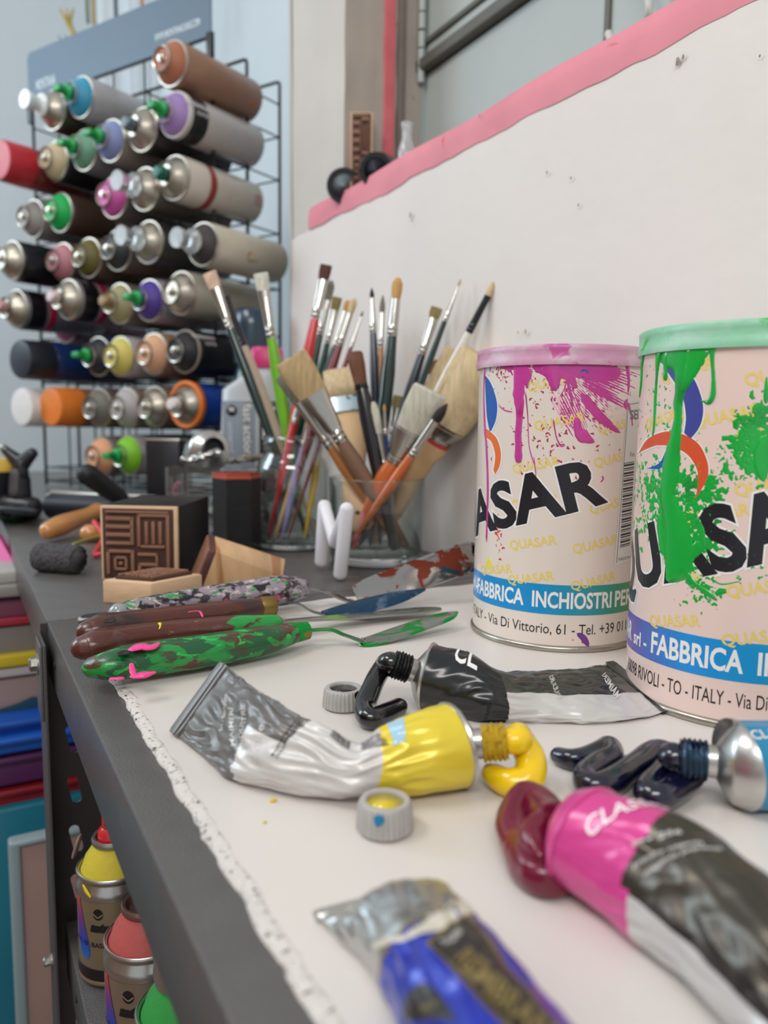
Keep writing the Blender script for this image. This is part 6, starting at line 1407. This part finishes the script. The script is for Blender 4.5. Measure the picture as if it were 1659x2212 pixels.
# place by the centre of each shoulder rim, all three standing at one height
for (x, y, lb, dc, top, tc2, bc) in minis: mpos.append(None)
RZ = -.134    # height of the rim
cent = [P(247, 1862, RZ), P(318, 2014, RZ), P(398, 2172, RZ)]
mtnk = M('print_black', c(24, 24, 26), .4)
for (x, y, lb, dc, top, tc2, bc), cpos in zip(minis, cent):
    T_ = thing('spray_can', lb, 'spray can', (cpos.x, cpos.y, LZ), None, 'small spray cans on the lower shelf')
    hb_ = RZ-LZ; k_ = mr
    mk('can_body', *lathe([(k_-.002, .0015), (k_-.0004, 0), (k_+.0004, .001), (k_+.0004, .0025), (k_-.0002, .0035), (k_, .0045), (k_, hb_-.010), (k_-.0004, hb_-.0065), (k_-.0022, hb_-.004), (k_-.0024, hb_-.002)], 56), M('gold_print_%d' % bc[0], c(*bc), .35, .45, var=.06, vs=50), T_, sharp=50)
    mk('shoulder_ring', *lathe([(k_+.0001, hb_-.0125), (k_+.0005, hb_-.012), (k_+.0003, hb_-.0075), (k_-.0018, hb_-.0045), (k_-.0018, hb_-.0030), (k_-.0002, hb_-.0018), (k_+.0002, hb_-.0002), (k_-.0006, hb_+.0006), (k_-.0018, hb_), (k_-.0020, hb_-.0020)], 56), alu, T_, sharp=60)
    mk('base_band', *lathe([(k_+.0003, .0036), (k_+.0003, .0040), (k_+.0003, .0105), (k_+.0001, .0107)], 56), mtnk, T_, sharp=40)
    mk('shoulder', *lathe([(k_-.0022, hb_-.0015), (k_-.0036, hb_+.0015), (k_-.0050, hb_+.0060), (k_-.0085, hb_+.0110), (.0118, hb_+.0135)], 56), M('mini_shoulder_%d' % dc[0], c(*dc), .55, bump=.35, bs=200, var=.1, vs=60), T_, sharp=60)
    mk('valve_cup', *lathe([(.0112, hb_+.0130), (.0124, hb_+.0145), (.0126, hb_+.0165), (.0118, hb_+.0180), (.0104, hb_+.0176), (.0094, hb_+.0140), (.0040, hb_+.0135), (0, hb_+.0135)], 40), M('valve_%d' % dc[0], c(150, 120, 112) if dc[0] == 182 else c(170, 166, 160), .35, .8, var=.1), T_, sharp=50)
    az_ = math.atan2(-cpos.y, -cpos.x)
    S_ = lambda u, v, off, az_=az_: Vector(((mr+off)*cos(az_+u/mr), (mr+off)*sin(az_+u/mr), v))
    def pr(nm, s, u, v, sz, m_, bd=.06, ital=0, S_=S_, T_=T_): mk(nm, *[[S_(x, y, .00025) for x, y in t2(text2d(s, sz, bd, ital), u, v)[0]], text2d(s, sz, bd, ital)[1]], m_, T_, smooth=False)
    pr('lettering', 'mtn', -.0150, hb_-.0300, .0050, mtnk, .12, .25)
    mk('emblem', *[[S_(-.0100+.0030*cos(a)*r_, hb_-.0195+.0034*sin(a)*r_, .0003) for r_ in (1, 0) for a in [2*pi*k/24 for k in range(24)]], [[k, (k+1) % 24, 24+(k+1) % 24, 24+k] for k in range(24)]], mtnk, T_, smooth=False)
    mk('emblem_gap', *stroke([(-.0130, hb_-.0188, .0004), (-.0100, hb_-.0212, .0004), (-.0070, hb_-.0190, .0004)], lambda u, v, off: S_(u, v, .00045), 0, 4), LM(bc), T_)
    pr('lettering', 'WATER BASED', -.030, .0245, .0030, mtnk, .02)
    # coloured swirl: red fading to violet and blue
    V, F, mi, ms = [], [], [], []
    n = 28
    for i in range(n+1):
        t = i/n; v = hb_-.012-t*.037; w_ = .0052*sin(min(1, t*1.15)*pi)**.6+.0004 if t < .87 else .0052*math.sqrt(max(0, 1-((t-.72)/.28)**2)); uu = -.0175+.0035*sin(t*3.4)
        w_ = .0018+.0040*t if t < .7 else .0048*math.sqrt(max(0, 1-((t-.7)/.3)**2)); uu = -.0255+.0065*t**1.2
        for kx in (-1, 0, 1): V.append(S_(uu+kx*w_, v, .0003))
    stops = [(200, 60, 60), (110, 50, 130), (40, 60, 160), (20, 110, 180)]
    for i in range(n):
        t = i/n*2.99; a_, b_ = stops[int(t)], stops[min(int(t)+1, 3)]; f_ = t-int(t); cc_ = tuple(int((p+(q_-p)*f_)/4)*4 for p, q_ in zip(a_, b_)); ms.append(M('swirl_%d_%d_%d' % cc_, c(*cc_), .35))
        for kx in range(2): F.append([i*3+kx, i*3+kx+1, (i+1)*3+kx+1, (i+1)*3+kx]); mi.append(i)
    mk('colour_swirl', V, F, None, T_, mats=ms, mi=mi)
    if top == 'cap':
        rd = M('red_nozzle', c(196, 40, 44), .3, coat=.3)
        mk('nozzle', *lathe([(.0088, hb_+.015), (.0092, hb_+.0165), (.0086, hb_+.0215), (.0066, hb_+.0235), (.0064, hb_+.033), (.0050, hb_+.0345), (0, hb_+.0345)], 30), rd, T_, sharp=40)
        mk('spray_orifice', *lathe([(.0020, 0), (.0020, .004), (.0012, .0042), (0, .0035)], 6, (Vector((cos(az_-.3)*.0062, sin(az_-.3)*.0062, hb_+.029)), (cos(az_-.3), sin(az_-.3), 0))), mtnk, T_, sharp=40)
        q_ = M('wet_yellow_paint', c(232, 212, 40), .3, bump=.4)
        Sr = lambda u, v, off: Vector(((mr+.0004+off)*cos(az_+u/mr), (mr+.0004+off)*sin(az_+u/mr), v))
        mk('paint_drip', *stroke([(-.020, hb_-.003, .0008), (-.017, hb_-.0065, .0013), (-.014, hb_-.0095, .0006)], Sr, .0004, 4), q_, T_)
    if dc[0] == 48:
        mk('silver_collar', *lathe([(.0126, hb_+.014), (.0134, hb_+.018), (.0128, hb_+.024), (.0145, hb_+.034), (.0140, hb_+.045), (.0128, hb_+.047), (.0105, hb_+.046), (.0095, hb_+.030), (0, hb_+.026)], 40), alu, T_, sharp=50)
tgp = mk('hang_tab', *sweep([P(168, 1862, RZ-.004)+Vector((0, .012, 0)), P(176, 1835, RZ+.004)+Vector((0, .012, 0))], [.0045, .0045], 16, flat=.3), M('pinkish_tab', c(150, 126, 122), .5), world=True); tag(tgp, 'small pinkish grey tab beside the yellow-shouldered can', 'tag')
# ------------------------------------------------------------------ storage below and beyond the shelves
YB = .80
def slab(name, label, cat, y0, y1, x0, x1, mat, Y=YB, dep=.22, bev=.004, dx=0):
    """box whose front face spans those rows of the view at the vertical plane Y"""
    a, b = PY(x0, y1, Y), PY(x1, y0, Y); zt = PY(40, y0, Y).z; zb = PY(40, y1, Y).z
    V, F = box(a.x, b.x, Y, Y+dep, zb, zt, bev, 3); return tag(mk(name, V, F, mat, world=True, sharp=50), label, cat)
def px_m(nm, rgb, r=.45, **k): return M(nm, c(*rgb), r, var=k.pop('var', .10), vs=12, bump=.15, bs=60, **k)
def tray(name, label, cat, y0, y1, x0, x1, mat, Y, dep=.26, rim=True):
    a, b = PY(x0, y1, Y), PY(x1, y0, Y); zt = PY(40, y0, Y).z; zb = PY(40, y1, Y).z; h_ = zt-zb
    T = thing(name, label, cat, ((a.x+b.x)/2, Y+dep/2, zb))
    V, F = box(a.x, b.x, Y, Y+dep, zb, zt-.004, .004, 2); mk('tub', V, F, mat, T, world=True, sharp=50)
    V, F = box(a.x-.005, b.x+.005, Y-.007, Y+dep+.005, zt-.007, zt, .0025, 2); mk('rim', V, F, mat, T, world=True, sharp=50)
    return T
slab('storage_bin', 'large translucent teal bin under the stack at lower left', 'bin', 1742, 2420, -260, 330, px_m('teal_bin', (36, 122, 144), .35), dep=.25)
tray('storage_tray', 'red tray lying on the teal bin', 'tray', 1698, 1740, -260, 262, px_m('red_tray', (160, 30, 46), var=.35), YB+.01)
tray('storage_tray', 'plum purple tray between the red and blue trays', 'tray', 1628, 1696, -260, 262, px_m('purple_tray', (96, 44, 96), var=.2), YB+.005)
tray('storage_tray', 'bright blue tray on the purple one', 'tray', 1588, 1628, -260, 250, px_m('blue_tray', (28, 92, 190)), YB-.004)
tray('storage_tray', 'second bright blue tray stacked above the first', 'tray', 1552, 1586, -260, 250, px_m('blue_tray2', (24, 84, 180)), YB+.004)
slab('screen_frame', 'pale pinkish screen frame above the blue trays', 'screen', 1462, 1552, -260, 240, px_m('dusty_pink', (168, 142, 136)), Y=YB+.03, bev=.002)
bw_ = mk('dried_paint', *blobs([(0, 0, .028), (.03, -.004, .02), (-.022, -.008, .016)], lambda u, v, off: PY(62, 1536, YB+.028)+Vector((u, -off-.0006, v*.6)), .001, 3), px_m('dark_teal_smear', (24, 72, 88)), world=True); tag(bw_, 'dark teal paint patch on the pale screen frame', 'paint')
slab('screen_frame', 'white edged screen frame', 'screen', 1440, 1461, -260, 230, px_m('white_frame', (196, 190, 186)), Y=YB+.024, bev=.002)
slab('screen_frame', 'yellow taped screen frame', 'screen', 1414, 1440, -260, 230, px_m('yellow_frame', (208, 184, 40), var=.2), Y=YB+.02, bev=.002)
slab('screen_frame', 'thick warm grey screen frame', 'screen', 1352, 1413, -260, 230, px_m('grey_frame', (132, 126, 120)), Y=YB+.03, bev=.002)
slab('screen_frame', 'thin red edged screen frame', 'screen', 1333, 1351, -260, 225, px_m('red_frame', (168, 44, 60)), Y=YB+.026, bev=.002)
slab('screen_frame', 'mauve painted screen frame', 'screen', 1292, 1332, -260, 225, px_m('mauve_frame', (132, 72, 96), var=.3), Y=YB+.03, bev=.002)
slab('screen_frame', 'pale grey screen frame second from the top', 'screen', 1262, 1290, -260, 220, px_m('pale_frame', (150, 146, 140), var=.2), Y=YB+.02, bev=.003)
slab('screen_frame', 'whitish screen frame on top of the stack', 'screen', 1232, 1260, -260, 220, px_m('white_frame2', (176, 172, 168)), Y=YB+.026, bev=.003)
# magenta frame leaning upright beyond
mf = thing('picture_frame', 'magenta frame leaning beside the far shelf edge', 'frame', tuple(PY(0, 1250, 1.05)))
mgm = px_m('magenta_frame', (206, 70, 140)); A1, A2 = PY(-60, 1140, 1.10), PY(72, 1245, .92)
q1, q2, q3 = PY(-2, 1150, .98), PY(66, 1262, .90), PY(8, 1262, .90)
mk('frame_side', *sweep([PY(-14, 1160, .93), PY(44, 1262, .86)], .0095, 4, close_round=False), mgm, mf, world=True, smooth=False)
mk('frame_side', *sweep([PY(-30, 1162, .93), PY(-14, 1160, .93)], .0095, 4, close_round=False), mgm, mf, world=True, smooth=False)
mk('dark_mesh', *hexa([PY(-60, 1175, .95), PY(-20, 1175, .95), PY(24, 1240, .88), PY(-60, 1240, .88), PY(-60, 1174, .955), PY(-20, 1174, .955), PY(24, 1239, .885), PY(-60, 1239, .885)]), px_m('dark_violet_mesh', (60, 24, 66)), mf, world=True)
# leaning board with rounded corner in a translucent sleeve
lp_ = .70
a_, b_ = PY(62, 2400, lp_), PY(262, 1812, lp_)
lb_ = thing('drying_board', 'dusty pink board in a translucent sleeve standing in front of the teal bin', 'board', ((a_.x+b_.x)/2, lp_, a_.z))
V, F = box(a_.x, b_.x, lp_, lp_+.008, -.60, PY(80, 1820, lp_).z, .0035, 3); mk('panel', V, F, px_m('dusty_board', (160, 128, 120)) if False else M('dusty_board', c(158, 128, 120), .6, var=.1, vs=12, patches=((c(90, 80, 84), 22, .66, .04),)), lb_, world=True, sharp=50)
V, F = box(a_.x-.007, a_.x+.003, lp_-.003, lp_+.012, -.60, PY(80, 1808, lp_).z, .003, 3); mk('sleeve_edge', V, F, M('milky_sleeve', c(150, 168, 172), .3, trans=.2), lb_, world=True, sharp=50)
V, F = box(a_.x-.007, b_.x, lp_-.003, lp_+.012, PY(80, 1822, lp_).z, PY(80, 1806, lp_).z, .003, 3); mk('sleeve_edge', V, F, M('milky_sleeve', c(150, 168, 172), .3, trans=.2), lb_, world=True, sharp=50)
# ------------------------------------------------------------------ on the sill
s5o = PX(752, 400, WX+.025); tW = .030
sp0 = Vector((WX+.030, PX(786, 380, WX+.03).y, ZP+.019)); ex5 = Vector((Rg.x, Rg.y, 0))*1.0
p5 = PX(757, 390, WX+.005); p5.z = ZP+.0240; s5 = thing('carved_stamp', 'tall narrow carved stamp standing on the window sill', 'stamp', tuple(p5))
e5 = Rt*1.0; e5 = Vector((e5.x, e5.y, 0)).normalized(); n5 = Vector((-e5.y, e5.x, 0))
hT = PX(757, 243, WX+.005).z-p5.z
stamp(s5, .0255, hT, .014, p5, e5, Z, -n5, pale, pale, dep=.0018, bw=.002)
for i, (x, y, r, t_, lb, inc) in enumerate(((742, 402, .0205, .92, 'black round cap with pale grey inside at the left end of the sill', c(120, 132, 136)), (812, 368, .0190, .865, 'black round cap with dark blue inside, right of the narrow stamp', c(26, 30, 44)))):
    cp = D(x, y, t_); dr = (CAM-cp).normalized()+Vector((-.15, -.0, -.05)); tcap = thing('black_cap', lb, 'cap', tuple(cp))
    mk('cap_shell', *lathe([(r*.9, -.035), (r, -.030), (r, -.002), (r*.96, 0), (r*.70, 0), (r*.66, -.004)], 40, (cp, dr)), M('black_gloss_cap', c(22, 24, 28), .25, coat=.4), tcap, world=True, sharp=40)
    mk('cap_inside', *lathe([(r*.72, -.0005), (r*.5, -.0012), (0, -.0012)], 36, (cp, dr)), M('cap_inside_%d' % i, inc, .5, var=.2), tcap, world=True)
gb_ = PX(878, 345, WX+.035); gb_.z = ZP+.0535; gbo = thing('glass_bottle', 'small clear glass bottle on the sill', 'bottle', (gb_.x, gb_.y, gb_.z-.03))
mk('bottle_body', *lathe([(.009, -.030), (.010, -.028), (.010, -.005), (.007, .004), (.0055, .008), (.0055, .018), (.0065, .020), (.0065, .025), (.004, .026), (.0040, .006), (.008, -.006), (.008, -.027), (0, -.028)], 32, (gb_, (0, 0, 1))), M('frosted_glass', (.95, .96, .96, 1), .12, trans=.8), gbo, world=True, sharp=50)
# ------------------------------------------------------------------ hanging things by the far window
wfr = M('white_window_frame', c(222, 228, 232), .5)
win2 = struct('window_2', *box(PY(215, 0, 2.28).x, PY(470, 0, 2.28).x, 2.27, 2.29, PY(300, 330, 2.28).z, 1.42), M('frosted_daylight', c(222, 232, 238), .6, emit=.25, var=.05))
for x in (222, 240, 292, 330, 392, 466):
    a = PY(x, 0, 2.26); mk('window_bar', *box(a.x-.012, a.x+.012, 2.24, 2.27, PY(300, 330, 2.26).z, 1.42, .002), wfr, win2, world=True, sharp=40)
def hang(label, pts, mat, r, cat='dried stem', Y=1.9, tn=3, name='dried_sprig'):
    T = thing(name, label, cat, tuple(PY(*pts[-1], Y)))
    base = PY(*pts[-1], Y)
    mk('stem', *sweep([PY(p[0], p[1], Y) for p in pts], [r*.5]+[r]*(len(pts)-1), 8, 4), mat, T, world=True)
    for k in range(tn):
        f = pts[0]; mk('twig', *sweep([PY(f[0]+(k-1)*14-4, f[1]-22, Y+.01*k), PY(f[0]+(k-1)*4, f[1]+4, Y), PY(*pts[1], Y)], [r*.4, r*.6, r*.8], 8, 3), mat, T, world=True)
    return T
ys_ = M('straw_yellow', c(190, 166, 84), .7, var=.2); gs_ = M('dull_green', c(60, 130, 108), .7, var=.2)
hang('yellow forked dried sprig above the rack sign', [(148, 42), (158, 70), (172, 98)], ys_, .006)
hang('green forked sprig just above the rack sign', [(145, 100), (146, 120)], gs_, .0035, tn=2)
for x, y, mt, lb in ((190, 48, M('grey_stick', c(120, 122, 110), .7), 'thin grey stick hanging by the far window'), (203, 50, ys_, 'thin yellowish stick hanging by the far window'), (252, 52, M('dark_stick', c(60, 76, 84), .7), 'dark stick hanging before the far window'), (308, 25, M('orange_stick', c(196, 122, 76), .7), 'orange brown stick above the rack sign')):
    o = mk('hanging_stick', *sweep([PY(x-4, y-130, 1.9), PY(x-2, y-40, 1.9), PY(x, y, 1.9)], .004, 8, 4), mt, world=True); tag(o, lb, 'stick')
bb0 = D(352, 1062, 1.0); bx = thing('dark_case', 'black upright case with a steel rim between the lime can and the clear box', 'case', (bb0.x, bb0.y, 0))
V, F = box(-.022, .022, 0, .035, .0005, H-(950-899)/FPX, .002); mk('case_body', [Vector((bb0.x, bb0.y, 0))+rs*v.x+fs*v.y+Z*v.z for v in V], F, gm, bx, world=True, sharp=40)
V, F = box(-.023, .023, -.001, .036, H-(950-899)/FPX, H-(944-899)/FPX, .001); mk('steel_rim', [Vector((bb0.x, bb0.y, 0))+rs*v.x+fs*v.y+Z*v.z for v in V], F, alu, bx, world=True, sharp=40)
